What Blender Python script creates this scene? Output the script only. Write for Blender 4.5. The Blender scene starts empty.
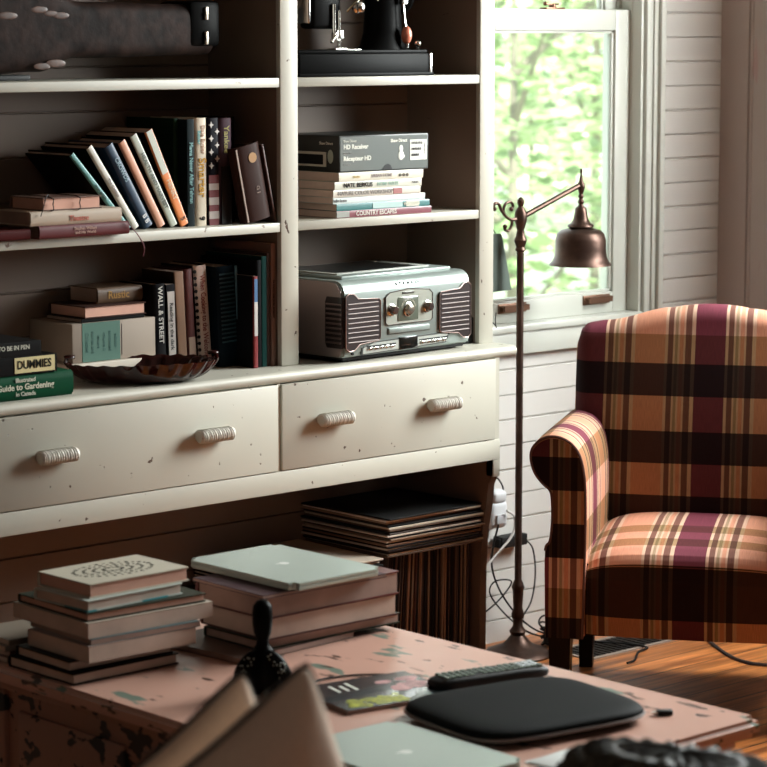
import bpy, bmesh, math, random
from mathutils import Vector, Matrix
random.seed(7)
C = bpy.context.scene.collection
S = bpy.context.scene
R = math.radians
# ------------------------------------------------------------ camera, world, lights, exposure
S.view_settings.view_transform = 'Standard'
S.view_settings.look = 'None'
S.view_settings.gamma = 1
S.view_settings.use_curve_mapping = False
S.view_settings.exposure = 0.0
cam = bpy.data.objects.new('camera', bpy.data.cameras.new('camera'))
C.objects.link(cam); S.camera = cam
cam.location = (0, 0, 1.6)
pit, yaw = math.atan(353/2600), R(47.3)
cam.rotation_euler = Vector((math.cos(yaw)*math.cos(pit), math.sin(yaw)*math.cos(pit), -math.sin(pit))).to_track_quat('-Z', 'Y').to_euler()
cam.data.lens = 36*2600/767
cam.data.clip_end = 200
cam.data.dof.use_dof = True
cam.data.dof.focus_distance = 5.9
cam.data.dof.aperture_fstop = 6.3
w = bpy.data.worlds.new('world'); S.world = w; w.use_nodes = True
bg = w.node_tree.nodes['Background']
bg.inputs[0].default_value = (0.86, 0.95, 1.0, 1); bg.inputs[1].default_value = 3.0
def area(name, loc, target, sx, sy, power, col):
    l = bpy.data.lights.new(name, 'AREA'); l.shape = 'RECTANGLE'; l.size = sx; l.size_y = sy
    l.energy = power; l.color = col
    o = bpy.data.objects.new(name, l); C.objects.link(o); o.location = loc
    o.rotation_euler = (Vector(target)-Vector(loc)).to_track_quat('-Z', 'Y').to_euler()
    return o
sun = bpy.data.objects.new('sun', bpy.data.lights.new('sun', 'SUN')); C.objects.link(sun)
sun.data.energy = 15.0; sun.data.angle = R(1); sun.data.color = (1, .96, .88)
sun.rotation_euler = (R(42), 0, R(-25))
area('daylight_right_window', (5.86, 3.25, 1.95), (4.0, 3.30, 1.05), 1.3, 1.3, 195, (0.95, 1.0, 0.975))
area('fill_behind_camera', (1.2, -0.6, 2.3), (3.4, 4.0, 0.9), 1.6, 1.2, 4.6, (1.0, 0.90, 0.82))  # weak fill added behind the camera for front faces, not a built window

# ------------------------------------------------------------ materials
def new_mat(name):
    m = bpy.data.materials.new(name); m.use_nodes = True
    nt = m.node_tree; b = nt.nodes['Principled BSDF']
    return m, nt, b
def M(name, col, rough=.6, metal=0, coat=0, bump=0, bscale=60, var=0.0, spec=.5):
    m, nt, b = new_mat(name)
    b.inputs['Base Color'].default_value = (*col, 1); b.inputs['Roughness'].default_value = rough
    b.inputs['Metallic'].default_value = metal; b.inputs['Coat Weight'].default_value = coat
    b.inputs['Specular IOR Level'].default_value = spec
    if bump or var:
        tc = nt.nodes.new('ShaderNodeTexCoord'); n = nt.nodes.new('ShaderNodeTexNoise'); n.inputs['Scale'].default_value = bscale
        n.inputs['Detail'].default_value = 4
        nt.links.new(tc.outputs['Object'], n.inputs['Vector'])
        if bump:
            bp = nt.nodes.new('ShaderNodeBump'); bp.inputs['Strength'].default_value = bump; bp.inputs['Distance'].default_value = .003
            nt.links.new(n.outputs[0], bp.inputs['Height']); nt.links.new(bp.outputs[0], b.inputs['Normal'])
        if var:
            r = nt.nodes.new('ShaderNodeValToRGB')
            r.color_ramp.elements[0].position = .35; r.color_ramp.elements[1].position = .65
            r.color_ramp.elements[0].color = (*[max(0, c*(1-var)) for c in col], 1); r.color_ramp.elements[1].color = (*[min(1, c*(1+var)) for c in col], 1)
            nt.links.new(n.outputs[0], r.inputs[0]); nt.links.new(r.outputs[0], b.inputs['Base Color'])
    return m
def worn(name, paint, under, patch=None, chip=.68, scale=(9, 9, 9), cs=14, rough=.5, grime=.15, patch_at=.66, gr=(.35,.27,.2)):
    """old paint with chips showing what is under it"""
    m, nt, b = new_mat(name); N = nt.nodes.new; L = nt.links.new
    tc = N('ShaderNodeTexCoord'); mp = N('ShaderNodeMapping'); mp.inputs['Scale'].default_value = scale
    L(tc.outputs['Object'], mp.inputs[0])
    n1 = N('ShaderNodeTexNoise'); n1.inputs['Scale'].default_value = cs; n1.inputs['Detail'].default_value = 5; L(mp.outputs[0], n1.inputs['Vector'])
    n2 = N('ShaderNodeTexNoise'); n2.inputs['Scale'].default_value = 2.2; n2.inputs['Detail'].default_value = 6; L(tc.outputs['Object'], n2.inputs['Vector'])
    # broad dirt
    r2 = N('ShaderNodeValToRGB'); r2.color_ramp.elements[0].position = .3; r2.color_ramp.elements[1].position = .7
    r2.color_ramp.elements[0].color = (*[paint[i]*(1-grime)+gr[i]*grime*.6 for i in range(3)], 1); r2.color_ramp.elements[1].color = (*paint, 1)
    L(n2.outputs[0], r2.inputs[0])
    last = r2.outputs[0]
    def over(last, mask, col):
        mx = N('ShaderNodeMix'); mx.data_type = 'RGBA'; L(mask, mx.inputs[0]); L(last, mx.inputs[6]); mx.inputs[7].default_value = (*col, 1); return mx.outputs[2]
    def thr(src, t, wd=.02):
        r = N('ShaderNodeValToRGB'); r.color_ramp.elements[0].position = t; r.color_ramp.elements[1].position = t+wd; L(src, r.inputs[0]); return r.outputs[0]
    if patch:
        n3 = N('ShaderNodeTexNoise'); n3.inputs['Scale'].default_value = cs*.6; n3.inputs['Detail'].default_value = 3
        mp3 = N('ShaderNodeMapping'); mp3.inputs['Scale'].default_value = scale; mp3.inputs['Location'].default_value = (3.3, 1.7, 5.1); L(tc.outputs['Object'], mp3.inputs[0]); L(mp3.outputs[0], n3.inputs['Vector'])
        last = over(last, thr(n3.outputs[0], patch_at), patch)
    m1 = thr(n1.outputs[0], chip)
    last = over(last, m1, under)
    L(last, b.inputs['Base Color']); b.inputs['Roughness'].default_value = rough
    bp = N('ShaderNodeBump'); bp.inputs['Strength'].default_value = .35; bp.inputs['Distance'].default_value = .002; bp.invert = True
    ad = N('ShaderNodeMath'); ad.operation = 'MULTIPLY_ADD'; L(m1, ad.inputs[0]); ad.inputs[1].default_value = 1.0; L(n2.outputs[0], ad.inputs[2])
    L(ad.outputs[0], bp.inputs['Height']); L(bp.outputs[0], b.inputs['Normal'])
    return m
def wood(name, c1, c2, axis=0, board=.11, rough=.4, gap=(.02, .012, .008)):
    """floor boards running along an axis"""
    m, nt, b = new_mat(name); N = nt.nodes.new; L = nt.links.new
    tc = N('ShaderNodeTexCoord'); mp = N('ShaderNodeMapping'); L(tc.outputs['Object'], mp.inputs[0])
    sep = N('ShaderNodeSeparateXYZ'); L(tc.outputs['Object'], sep.inputs[0])
    across = sep.outputs[1] if axis == 0 else sep.outputs[0]
    dv = N('ShaderNodeMath'); dv.operation = 'DIVIDE'; dv.inputs[1].default_value = board; L(across, dv.inputs[0])
    fl = N('ShaderNodeMath'); fl.operation = 'FLOOR'; L(dv.outputs[0], fl.inputs[0])
    fr = N('ShaderNodeMath'); fr.operation = 'FRACT'; L(dv.outputs[0], fr.inputs[0])
    wn = N('ShaderNodeTexWhiteNoise'); wn.noise_dimensions = '1D'; L(fl.outputs[0], wn.inputs['W'])
    sc = [1.5, 1.5, 1.5]; sc[1-axis] = 22; mp.inputs['Scale'].default_value = sc
    n = N('ShaderNodeTexNoise'); n.inputs['Scale'].default_value = 2.2; n.inputs['Detail'].default_value = 7; n.noise_dimensions = '4D'
    L(mp.outputs[0], n.inputs['Vector']); mw = N('ShaderNodeMath'); mw.operation = 'MULTIPLY'; mw.inputs[1].default_value = 9; L(wn.outputs[0], mw.inputs[0]); L(mw.outputs[0], n.inputs['W'])
    r = N('ShaderNodeValToRGB'); r.color_ramp.elements[0].position = .33; r.color_ramp.elements[1].position = .62
    r.color_ramp.elements[0].color = (*c1, 1); r.color_ramp.elements[1].color = (*c2, 1); L(n.outputs[0], r.inputs[0])
    hs = N('ShaderNodeHueSaturation'); mr = N('ShaderNodeMapRange'); mr.inputs['To Min'].default_value = .72; mr.inputs['To Max'].default_value = 1.2
    L(wn.outputs[0], mr.inputs[0]); L(mr.outputs[0], hs.inputs['Value']); L(r.outputs[0], hs.inputs['Color'])
    lt = N('ShaderNodeMath'); lt.operation = 'LESS_THAN'; lt.inputs[1].default_value = .045; L(fr.outputs[0], lt.inputs[0])
    mx = N('ShaderNodeMix'); mx.data_type = 'RGBA'; L(lt.outputs[0], mx.inputs[0]); L(hs.outputs[0], mx.inputs[6]); mx.inputs[7].default_value = (*gap, 1)
    L(mx.outputs[2], b.inputs['Base Color']); b.inputs['Roughness'].default_value = rough
    return m
def plaid(name):
    m, nt, b = new_mat(name); N = nt.nodes.new; L = nt.links.new
    uv = N('ShaderNodeUVMap'); uv.uv_map = 'UVMap'; sep = N('ShaderNodeSeparateXYZ'); L(uv.outputs[0], sep.inputs[0])
    def fract(src, per, off):
        a = N('ShaderNodeMath'); a.operation = 'ADD'; a.inputs[1].default_value = off; L(src, a.inputs[0])
        d = N('ShaderNodeMath'); d.operation = 'DIVIDE'; d.inputs[1].default_value = per; L(a.outputs[0], d.inputs[0])
        f = N('ShaderNodeMath'); f.operation = 'FRACT'; L(d.outputs[0], f.inputs[0]); return f.outputs[0]
    def ramp(src, stops):
        r = N('ShaderNodeValToRGB'); r.color_ramp.interpolation = 'CONSTANT'; L(src, r.inputs[0])
        e = r.color_ramp.elements
        e[0].position = stops[0][0]; e[0].color = (*stops[0][1], 1); e[1].position = stops[1][0]; e[1].color = (*stops[1][1], 1)
        for p, c in stops[2:]:
            k = e.new(p); k.color = (*c, 1)
        return r.outputs[0]
    mar = (.15, .032, .050); tan = (.58, .265, .17); lt = (.60, .40, .29); dk = (.18, .08, .06); ol = (.34, .24, .15)
    g = [(0, lt), (.08, dk), (.26, lt), (.32, ol), (.42, lt), (.47, tan), (.60, lt), (.66, dk), (.86, lt)]
    st = [(0, mar)] + [(.25+.25*p, c) for p, c in g] + [(.5, tan)] + [(.75+.25*p, c) for p, c in g]
    vc = ramp(fract(sep.outputs[0], .296, .037), st)
    T1 = (1.0, .98, .98); T2 = (.53, .50, .36); D = (.060, .050, .045)
    hc = ramp(fract(sep.outputs[1], .54, -.39), [(0, D), (.145, T2), (.29, D), (.435, T2), (.59, D), (.735, T2), (.865, T1)])
    mu = N('ShaderNodeMix'); mu.data_type = 'RGBA'; mu.blend_type = 'MULTIPLY'; mu.inputs[0].default_value = 1; L(vc, mu.inputs[6]); L(hc, mu.inputs[7])
    # woven thread
    n = N('ShaderNodeTexNoise'); mp = N('ShaderNodeMapping'); mp.inputs['Scale'].default_value = (900, 40, 1); L(uv.outputs[0], mp.inputs[0]); L(mp.outputs[0], n.inputs['Vector']); n.inputs['Scale'].default_value = 1
    mr = N('ShaderNodeMapRange'); mr.inputs['From Min'].default_value = .3; mr.inputs['From Max'].default_value = .7; mr.inputs['To Min'].default_value = .82; mr.inputs['To Max'].default_value = 1.12; L(n.outputs[0], mr.inputs[0])
    hs = N('ShaderNodeHueSaturation'); L(mr.outputs[0], hs.inputs['Value']); L(mu.outputs[2], hs.inputs['Color'])
    L(hs.outputs[0], b.inputs['Base Color']); b.inputs['Roughness'].default_value = .8
    b.inputs['Specular IOR Level'].default_value = .15
    return m
_flat = {}
def F(col, rough=.55, coat=0, metal=0):
    k = (tuple(round(c, 3) for c in col), rough, coat, metal)
    if k not in _flat: _flat[k] = M('finish_%d' % len(_flat), col, rough, metal, coat, spec=.06 if (max(col) < .07 and not coat) else .4)
    return _flat[k]
PAINT = worn('old_cream_paint', (.47, .452, .385), (.075, .045, .03), chip=.69, scale=(5, 5, 5), cs=8, rough=.42)
INNER_SHADE = worn('shelf_inner_shaded_paint', (.165, .112, .083), (.06, .035, .025), chip=.74, scale=(2, 2, 12), cs=5, rough=.55, grime=.35)  # cabinet paint darkened to brown: the shade inside the recesses is in the colour
SHELFP = worn('old_shelf_paint', (.40, .385, .325), (.12, .07, .05), chip=.70, scale=(4, 4, 4), cs=8, rough=.45, grime=.3)
WALLP = worn('white_siding_paint', (.63, .61, .58), (.2, .12, .08), chip=.77, scale=(3, 3, 9), cs=5, rough=.4, grime=.06)
WALLR = worn('pinkish_wall_paint', (.47, .395, .37), (.40, .27, .25), chip=.66, scale=(4, 4, .6), cs=3, rough=.5, grime=.3)
TRIMP = worn('white_trim_paint', (.54, .55, .50), (.3, .2, .12), chip=.80, scale=(4, 4, 4), cs=6, rough=.32, grime=.05)
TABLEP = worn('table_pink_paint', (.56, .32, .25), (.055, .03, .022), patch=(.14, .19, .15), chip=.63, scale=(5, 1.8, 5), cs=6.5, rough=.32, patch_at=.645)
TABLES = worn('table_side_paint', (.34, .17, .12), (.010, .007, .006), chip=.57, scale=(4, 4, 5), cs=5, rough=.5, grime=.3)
FLOORM = wood('orange_floor_boards', (.22, .065, .018), (.70, .25, .072), 0, .098, .33)
CEILM = M('ceiling_boards', (.20, .16, .13), .7)
PLAID = plaid('plaid_wool')
BLACK = M('black_paint', (.003, .003, .003), .40, spec=.04)
BLACKM = M('matt_black', (.006, .006, .006), .6, spec=.3)
CHROME = M('chrome', (.75, .74, .70), .18, metal=1)
BRONZE = M('dark_bronze', (.075, .044, .034), .40, metal=.85, var=.25, bscale=25)
SILVER = M('silver_plastic', (.27, .315, .295), .33, metal=.35)
SILVSIDE = M('silver_brown_side', (.30, .25, .24), .35, metal=.35)
ALU = M('aluminium', (.50, .58, .53), .42, metal=.55)
DKALU = M('dark_laptop_base', (.05, .05, .05), .4, metal=.5)
CREAM = M('cream_cloth', (.88, .69, .54), .85, bump=.25, bscale=220, var=.06)
PIPING = M('black_piping', (.012, .01, .01), .7)
LEATHER = M('worn_leather', (.017, .009, .007), .6, spec=.08, bump=.6, bscale=30, var=.55)
GLASSRED = M('dark_red_glass', (.024, .004, .004), .10)
PAGE = M('book_pages', (.52, .40, .33), .8, bump=.4, bscale=12, var=.12)
PAGEPINK = M('pink_book_pages', (.58, .32, .24), .8, var=.08, bscale=12)
PAGEDARK = M('old_book_pages', (.34, .23, .19), .8, var=.15, bscale=12)
CANOE = M('black_leather', (.005, .006, .006), .68, bump=.1, bscale=160, spec=.05)
WHITEINK = M('white_ink', (.66, .66, .58), .6)

def glass_mat():
    m = bpy.data.materials.new('window_glass'); m.use_nodes = True; nt = m.node_tree; nt.nodes.clear()
    o = nt.nodes.new('ShaderNodeOutputMaterial'); t = nt.nodes.new('ShaderNodeBsdfTransparent'); g = nt.nodes.new('ShaderNodeBsdfGlossy'); g.inputs['Roughness'].default_value = .02
    mx = nt.nodes.new('ShaderNodeMixShader'); fz = nt.nodes.new('ShaderNodeFresnel'); fz.inputs[0].default_value = 1.3
    t.inputs[0].default_value = (.96, 1, .98, 1)
    nt.links.new(fz.outputs[0], mx.inputs[0]); nt.links.new(t.outputs[0], mx.inputs[1]); nt.links.new(g.outputs[0], mx.inputs[2]); nt.links.new(mx.outputs[0], o.inputs[0])
    return m
GLASS = glass_mat()

# ------------------------------------------------------------ mesh helpers
class MB:
    def __init__(s): s.bm = bmesh.new()
    def box(s, x0, x1, y0, y1, z0, z1, bev=0, mat=None, seg=2):
        b = bmesh.new()
        bmesh.ops.create_cube(b, size=1, matrix=Matrix.Translation(((x0+x1)/2, (y0+y1)/2, (z0+z1)/2)) @ Matrix.Diagonal((x1-x0, y1-y0, z1-z0, 1)))
        if bev: bmesh.ops.bevel(b, geom=b.edges[:], offset=bev, segments=seg, affect='EDGES', profile=.5)
        return s.merge(b, mat)
    def merge(s, b, mat=None):
        if mat is not None: b.transform(mat)
        me = bpy.data.meshes.new('t'); b.to_mesh(me); b.free(); s.bm.from_mesh(me); bpy.data.meshes.remove(me); return s
    def prism(s, pts, h0, h1, axis='Z', mat=None, bev=0):
        """polygon in the two other axes, swept along the axis"""
        b = bmesh.new(); A = []; B = []
        for (p, q) in pts:
            f = {'Z': lambda h: (p, q, h), 'Y': lambda h: (p, h, q), 'X': lambda h: (h, p, q)}[axis]
            A.append(b.verts.new(f(h0))); B.append(b.verts.new(f(h1)))
        n = len(pts); b.faces.new(A); b.faces.new(B[::-1])
        for i in range(n): b.faces.new((A[i], B[i], B[(i+1) % n], A[(i+1) % n]))
        bmesh.ops.recalc_face_normals(b, faces=b.faces[:])
        if bev:
            bmesh.ops.bevel(b, geom=[e for e in b.edges if e.calc_face_angle(0) > .5], offset=bev, segments=2, affect='EDGES')
        return s.merge(b, mat)
    def cyl(s, p0, p1, r0, r1=None, n=20, caps=True):
        p0 = Vector(p0); p1 = Vector(p1); r1 = r0 if r1 is None else r1
        d = p1-p0; b = bmesh.new()
        bmesh.ops.create_cone(b, cap_ends=caps, segments=n, radius1=r0, radius2=r1, depth=d.length)
        return s.merge(b, Matrix.Translation((p0+p1)/2) @ d.to_track_quat('Z', 'Y').to_matrix().to_4x4())
    def lathe(s, prof, n=40, mat=None):
        b = bmesh.new(); rings = []
        for (r, z) in prof:
            rings.append([b.verts.new((max(r, 1e-4)*math.cos(2*math.pi*i/n), max(r, 1e-4)*math.sin(2*math.pi*i/n), z)) for i in range(n)])
        for a, c in zip(rings, rings[1:]):
            for i in range(n): b.faces.new((a[i], a[(i+1) % n], c[(i+1) % n], c[i]))
        if prof[0] != prof[-1]:
            b.faces.new(rings[0][::-1]); b.faces.new(rings[-1])
        else: bmesh.ops.remove_doubles(b, verts=b.verts[:], dist=1e-6)
        bmesh.ops.recalc_face_normals(b, faces=b.faces[:])
        return s.merge(b, mat)
    def tube(s, pts, r, n=8, smooth=6, taper=None):
        P = [Vector(p) for p in pts]
        if smooth > 1 and len(P) > 2:
            Q = []
            for i in range(len(P)-1):
                a = P[max(i-1, 0)]; b_ = P[i]; c = P[i+1]; d = P[min(i+2, len(P)-1)]
                for k in range(smooth):
                    t = k/smooth
                    Q.append(.5*((2*b_)+(c-a)*t+(2*a-5*b_+4*c-d)*t*t+(-a+3*b_-3*c+d)*t**3))
            Q.append(P[-1]); P = Q
        b = bmesh.new(); rings = []; up = Vector((0, 0, 1))
        for i, p in enumerate(P):
            t = (P[min(i+1, len(P)-1)]-P[max(i-1, 0)]).normalized()
            u = t.cross(up)
            if u.length < .1: u = t.cross(Vector((0, 1, 0)))
            u.normalize(); v = t.cross(u).normalized(); up = v if v.dot(up) > 0 else -v
            u = t.cross(up).normalized()
            rr = r if taper is None else r*(1+(taper-1)*i/(len(P)-1))
            rings.append([b.verts.new(p+(u*math.cos(2*math.pi*k/n)+up*math.sin(2*math.pi*k/n))*rr) for k in range(n)])
        for a, c in zip(rings, rings[1:]):
            for i in range(n): b.faces.new((a[i], a[(i+1) % n], c[(i+1) % n], c[i]))
        b.faces.new(rings[0][::-1]); b.faces.new(rings[-1]); bmesh.ops.recalc_face_normals(b, faces=b.faces[:])
        return s.merge(b)
    def ball(s, c, r, sc=(1, 1, 1), n=16, mat=None):
        b = bmesh.new(); bmesh.ops.create_uvsphere(b, u_segments=n, v_segments=max(6, n//2+2), radius=r)
        b.transform(Matrix.Translation(c) @ Matrix.Diagonal((*sc, 1))); return s.merge(b, mat)
    def grid(s, fn, nu, nv, closeu=False):
        b = bmesh.new(); g = [[b.verts.new(fn(i/nu, j/nv)) for j in range(nv+1)] for i in range(nu+(0 if closeu else 1))]
        m = len(g)
        for i in range(nu):
            for j in range(nv): b.faces.new((g[i % m][j], g[(i+1) % m][j], g[(i+1) % m][j+1], g[i % m][j+1]))
        return s.merge(b)
    def build(s, name, mat, parent=None, smooth=35, uv=None):
        me = bpy.data.meshes.new(name)
        if uv:
            lay = s.bm.loops.layers.uv.new('UVMap')
            for f in s.bm.faces:
                f.normal_update()
                for l in f.loops: l[lay].uv = uv(l.vert.co, f.normal)
        s.bm.to_mesh(me); s.bm.free(); me.materials.append(mat)
        o = bpy.data.objects.new(name, me); C.objects.link(o)
        if parent: o.parent = parent
        if smooth:
            for p in me.polygons: p.use_smooth = True
            try: me.set_sharp_from_angle(angle=R(smooth))
            except Exception: pass
        return o
def tag(o, label, cat, group=None, kind=None):
    o['label'] = label; o['category'] = cat
    if group: o['group'] = group
    if kind: o['kind'] = kind
    return o
def thing(name, label, cat, loc=(0, 0, 0), rz=0, group=None, mat=None):
    o = bpy.data.objects.new(name, None); C.objects.link(o); o.empty_display_size = .05
    if mat is not None: o.matrix_world = mat
    else: o.location = loc; o.rotation_euler = (0, 0, rz)
    return tag(o, label, cat, group)
def struct(o): o['kind'] = 'structure'; return o
def text(s, name, size, mat, parent, m, align='CENTER', thick=.0003, sx=1.0, bold=0.0):
    cu = bpy.data.curves.new('txt', 'FONT'); cu.body = s; cu.size = size; cu.align_x = align; cu.align_y = 'CENTER'; cu.extrude = thick; cu.offset = bold; cu.resolution_u = 3
    t = bpy.data.objects.new('txt', cu); C.objects.link(t)
    dg = bpy.context.evaluated_depsgraph_get(); me = bpy.data.meshes.new_from_object(t.evaluated_get(dg))
    bpy.data.objects.remove(t); bpy.data.curves.remove(cu)
    me.transform(m @ Matrix.Diagonal((sx, 1, 1, 1))); me.materials.clear(); me.materials.append(mat)
    o = bpy.data.objects.new(name, me); C.objects.link(o); o.parent = parent
    return o
T = lambda x, y, z: Matrix.Translation((x, y, z))
def RX(a): return Matrix.Rotation(R(a), 4, 'X')
def RY(a): return Matrix.Rotation(R(a), 4, 'Y')
def RZ(a): return Matrix.Rotation(R(a), 4, 'Z')

# ------------------------------------------------------------ setting
WY = 4.73; RXW = 5.645
m = MB(); m.box(-2.5, RXW+.2, -2.5, WY+.15, -.06, 0); struct(m.build('floor', FLOORM, smooth=0))
m = MB(); m.box(-2.5, RXW+.2, -2.5, WY+.15, 2.6, 2.7); struct(m.build('ceiling', CEILM, smooth=0))
def siding(m, x0, x1, z0, z1, y=WY, pitch=.0662, base=1.648):
    """horizontal beaded boards: a saw-tooth profile swept along X"""
    k0 = math.floor((z0-base)/pitch)-1; zs = []
    z = base+k0*pitch
    pts = [(y+.1, z0), (y, z0)]
    i = k0
    while z < z1+pitch:
        g = .0035 if i % 2 == 0 else .0022
        for dz, dy in ((-g, 0), (-g*.5, .006), (g*.5, .006), (g, 0)):
            zz = z+dz
            if z0+.0005 < zz < z1-.0005: pts.append((y+dy, zz))
        i += 1; z = base+i*pitch
    pts += [(y, z1), (y+.1, z1)]
    m.prism(pts, x0, x1, 'X')
OX0, OX1, OZ0, OZ1 = 4.70, 5.30, .84, 2.15
m = MB(); siding(m, -2.5, OX0, 0, 2.6); siding(m, OX1, RXW+.1, 0, 2.6); siding(m, OX0, OX1, 0, OZ0-.01); siding(m, OX0, OX1, OZ1, 2.6)
struct(m.build('wall_back', WALLP, smooth=0))
m = MB(); y = WY; edge = []
WYA, WYB = 3.90, 2.60      # window opening in the right wall
while y > WYA+.09:
    edge += [(RXW, y-.004), (RXW, y-.098), (RXW+.005, y-.101), (RXW+.005, y-.104), (RXW-.003, y-.108), (RXW-.003, y-.114), (RXW, y-.117)]
    y -= .118
m.prism([(RXW, WY)]+edge+[(RXW, WYA), (RXW+.12, WYA), (RXW+.12, WY)], 0, 2.6, 'Z')
m.box(RXW, RXW+.12, -2.5, WYB, 0, 2.6); m.box(RXW, RXW+.12, WYB, WYA, 0, 1.15); m.box(RXW, RXW+.12, WYB, WYA, 2.5, 2.6)
struct(m.build('wall_right', WALLR, smooth=0))
PLAIN = M('plain_wall', (.10, .075, .06), .7)
m = MB(); m.box(-2.5, RXW+.2, -2.6, -2.5, 0, 2.6); struct(m.build('wall_front', PLAIN, smooth=0))
m = MB(); m.box(-2.6, -2.5, -2.5, WY+.1, 0, 2.6); struct(m.build('wall_left', PLAIN, smooth=0))
# frame round the daylight window in the right wall (outside the picture)
m = MB()
for a in ((2.52, 2.60, 1.08, 2.56), (3.90, 3.98, 1.08, 2.56), (2.52, 3.98, 1.07, 1.15), (2.52, 3.98, 2.5, 2.58)):
    m.box(RXW-.02, RXW, a[0], a[1], a[2], a[3], .003)
struct(m.build('trim_1', TRIMP))
# back window
win = bpy.data.objects.new('window_1', None); C.objects.link(win); struct(win)
m = MB()
m.box(OX0, OX0+.012, WY-.02, WY+.10, OZ0, OZ1); m.box(OX1-.010, OX1, WY-.02, WY+.12, OZ0, OZ1, .002)
m.box(OX0, OX1, WY-.01, WY+.12, OZ1-.02, OZ1); m.box(OX0, OX1, WY+.02, WY+.14, OZ0-.03, OZ0)
m.box(5.288, 5.30, 4.742, 4.752, OZ0, OZ1, .001); m.box(5.278, 5.292, 4.782, 4.80, 1.66, OZ1, .001)
m.build('jamb', TRIMP, win)
def sash(name, y, x0, x1, z0, z1, bot, top, st):
    m = MB()
    m.box(x0, x0+st, y, y+.034, z0, z1, .0025); m.box(x1-st, x1, y, y+.034, z0, z1, .0025)
    m.box(x0+st, x1-st, y, y+.034, z0, z0+bot, .0025); m.box(x0+st, x1-st, y, y+.034, z1-top, z1, .0025)
    # glazing bead
    for a in ((x0+st, x0+st+.008, z0+bot, z1-top), (x1-st-.008, x1-st, z0+bot, z1-top)): m.box(a[0], a[1], y+.008, y+.026, a[2], a[3], .001)
    m.box(x0+st, x1-st, y+.008, y+.026, z0+bot, z0+bot+.007, .001); m.box(x0+st, x1-st, y+.008, y+.026, z1-top-.007, z1-top, .001)
    f = m.build(name, TRIMP, win)
    m = MB(); m.box(x0+st-.003, x1-st+.003, y+.015, y+.018, z0+bot-.003, z1-top+.003); m.build('pane', GLASS, f, smooth=0)
    return f
low = sash('lower_sash', 4.748, OX0+.012, 5.288, .842, 1.655, .056, .055, .058)
upp = sash('upper_sash', 4.790, OX0+.012, 5.278, 1.60, 2.13, .05, .05, .045)
# outer storm frame (dark)
m = MB(); m.box(5.318, 5.36, 4.86, 4.872, .84, 2.15, .003); m.box(OX0, OX0+.02, 4.86, 4.92, .84, 2.15, .003); m.build('storm_frame', M('dark_green_frame', (.02, .035, .032), .5), win)
m = MB()
m.box(5.303, 5.378, WY-.022, WY, .835, 2.26, .003); m.box(5.303, 5.316, WY-.030, WY-.02, .835, 2.26, .003); m.box(5.335, 5.345, WY-.028, WY-.02, .835, 2.26, .003); m.box(5.357, 5.378, WY-.034, WY-.02, .835, 2.26, .004)
m.box(4.615, 4.698, WY-.022, WY, .835, 2.26, .003); m.box(4.615, 5.378, WY-.024, WY, 2.17, 2.26, .003)
m.build('casing', TRIMP, win)
m = MB(); m.box(4.60, 5.30, WY-.032, WY+.045, .822, .842, .005); m.build('window_sill', TRIMP, win)
m = MB(); m.box(4.615, 5.39, WY-.022, WY, .762, .822, .003); m.build('apron', TRIMP, win)
LIFT = M('aged_brass_lift', (.22, .12, .08), .4, metal=.8)
for x in (4.838, 5.162):
    m = MB(); m.box(x-.052, x+.052, 4.744, 4.7485, .868, .893, .0015)
    m.prism([(x-.046, .889), (x+.046, .889), (x+.046, .884), (x-.046, .884)], 4.728, 4.746, 'Y')
    m.prism([(x-.046, .889), (x+.046, .889), (x+.046, .874), (x-.046, .874)], 4.727, 4.731, 'Y')
    for s in (-1, 1): m.cyl((x+s*.049, 4.741, .88), (x+s*.049, 4.746, .88), .003, n=10)
    m.build('sash_lift', LIFT, low)
m = MB(); m.box(4.965, 5.035, 4.752, 4.778, 1.655, 1.660, .001); m.cyl((5.0, 4.765, 1.658), (5.0, 4.765, 1.668), .010); m.box(4.975, 5.02, 4.760, 4.768, 1.666, 1.671, .001); m.ball((4.972, 4.764, 1.670), .006)
m.build('sash_lock', LIFT, low)

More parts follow.
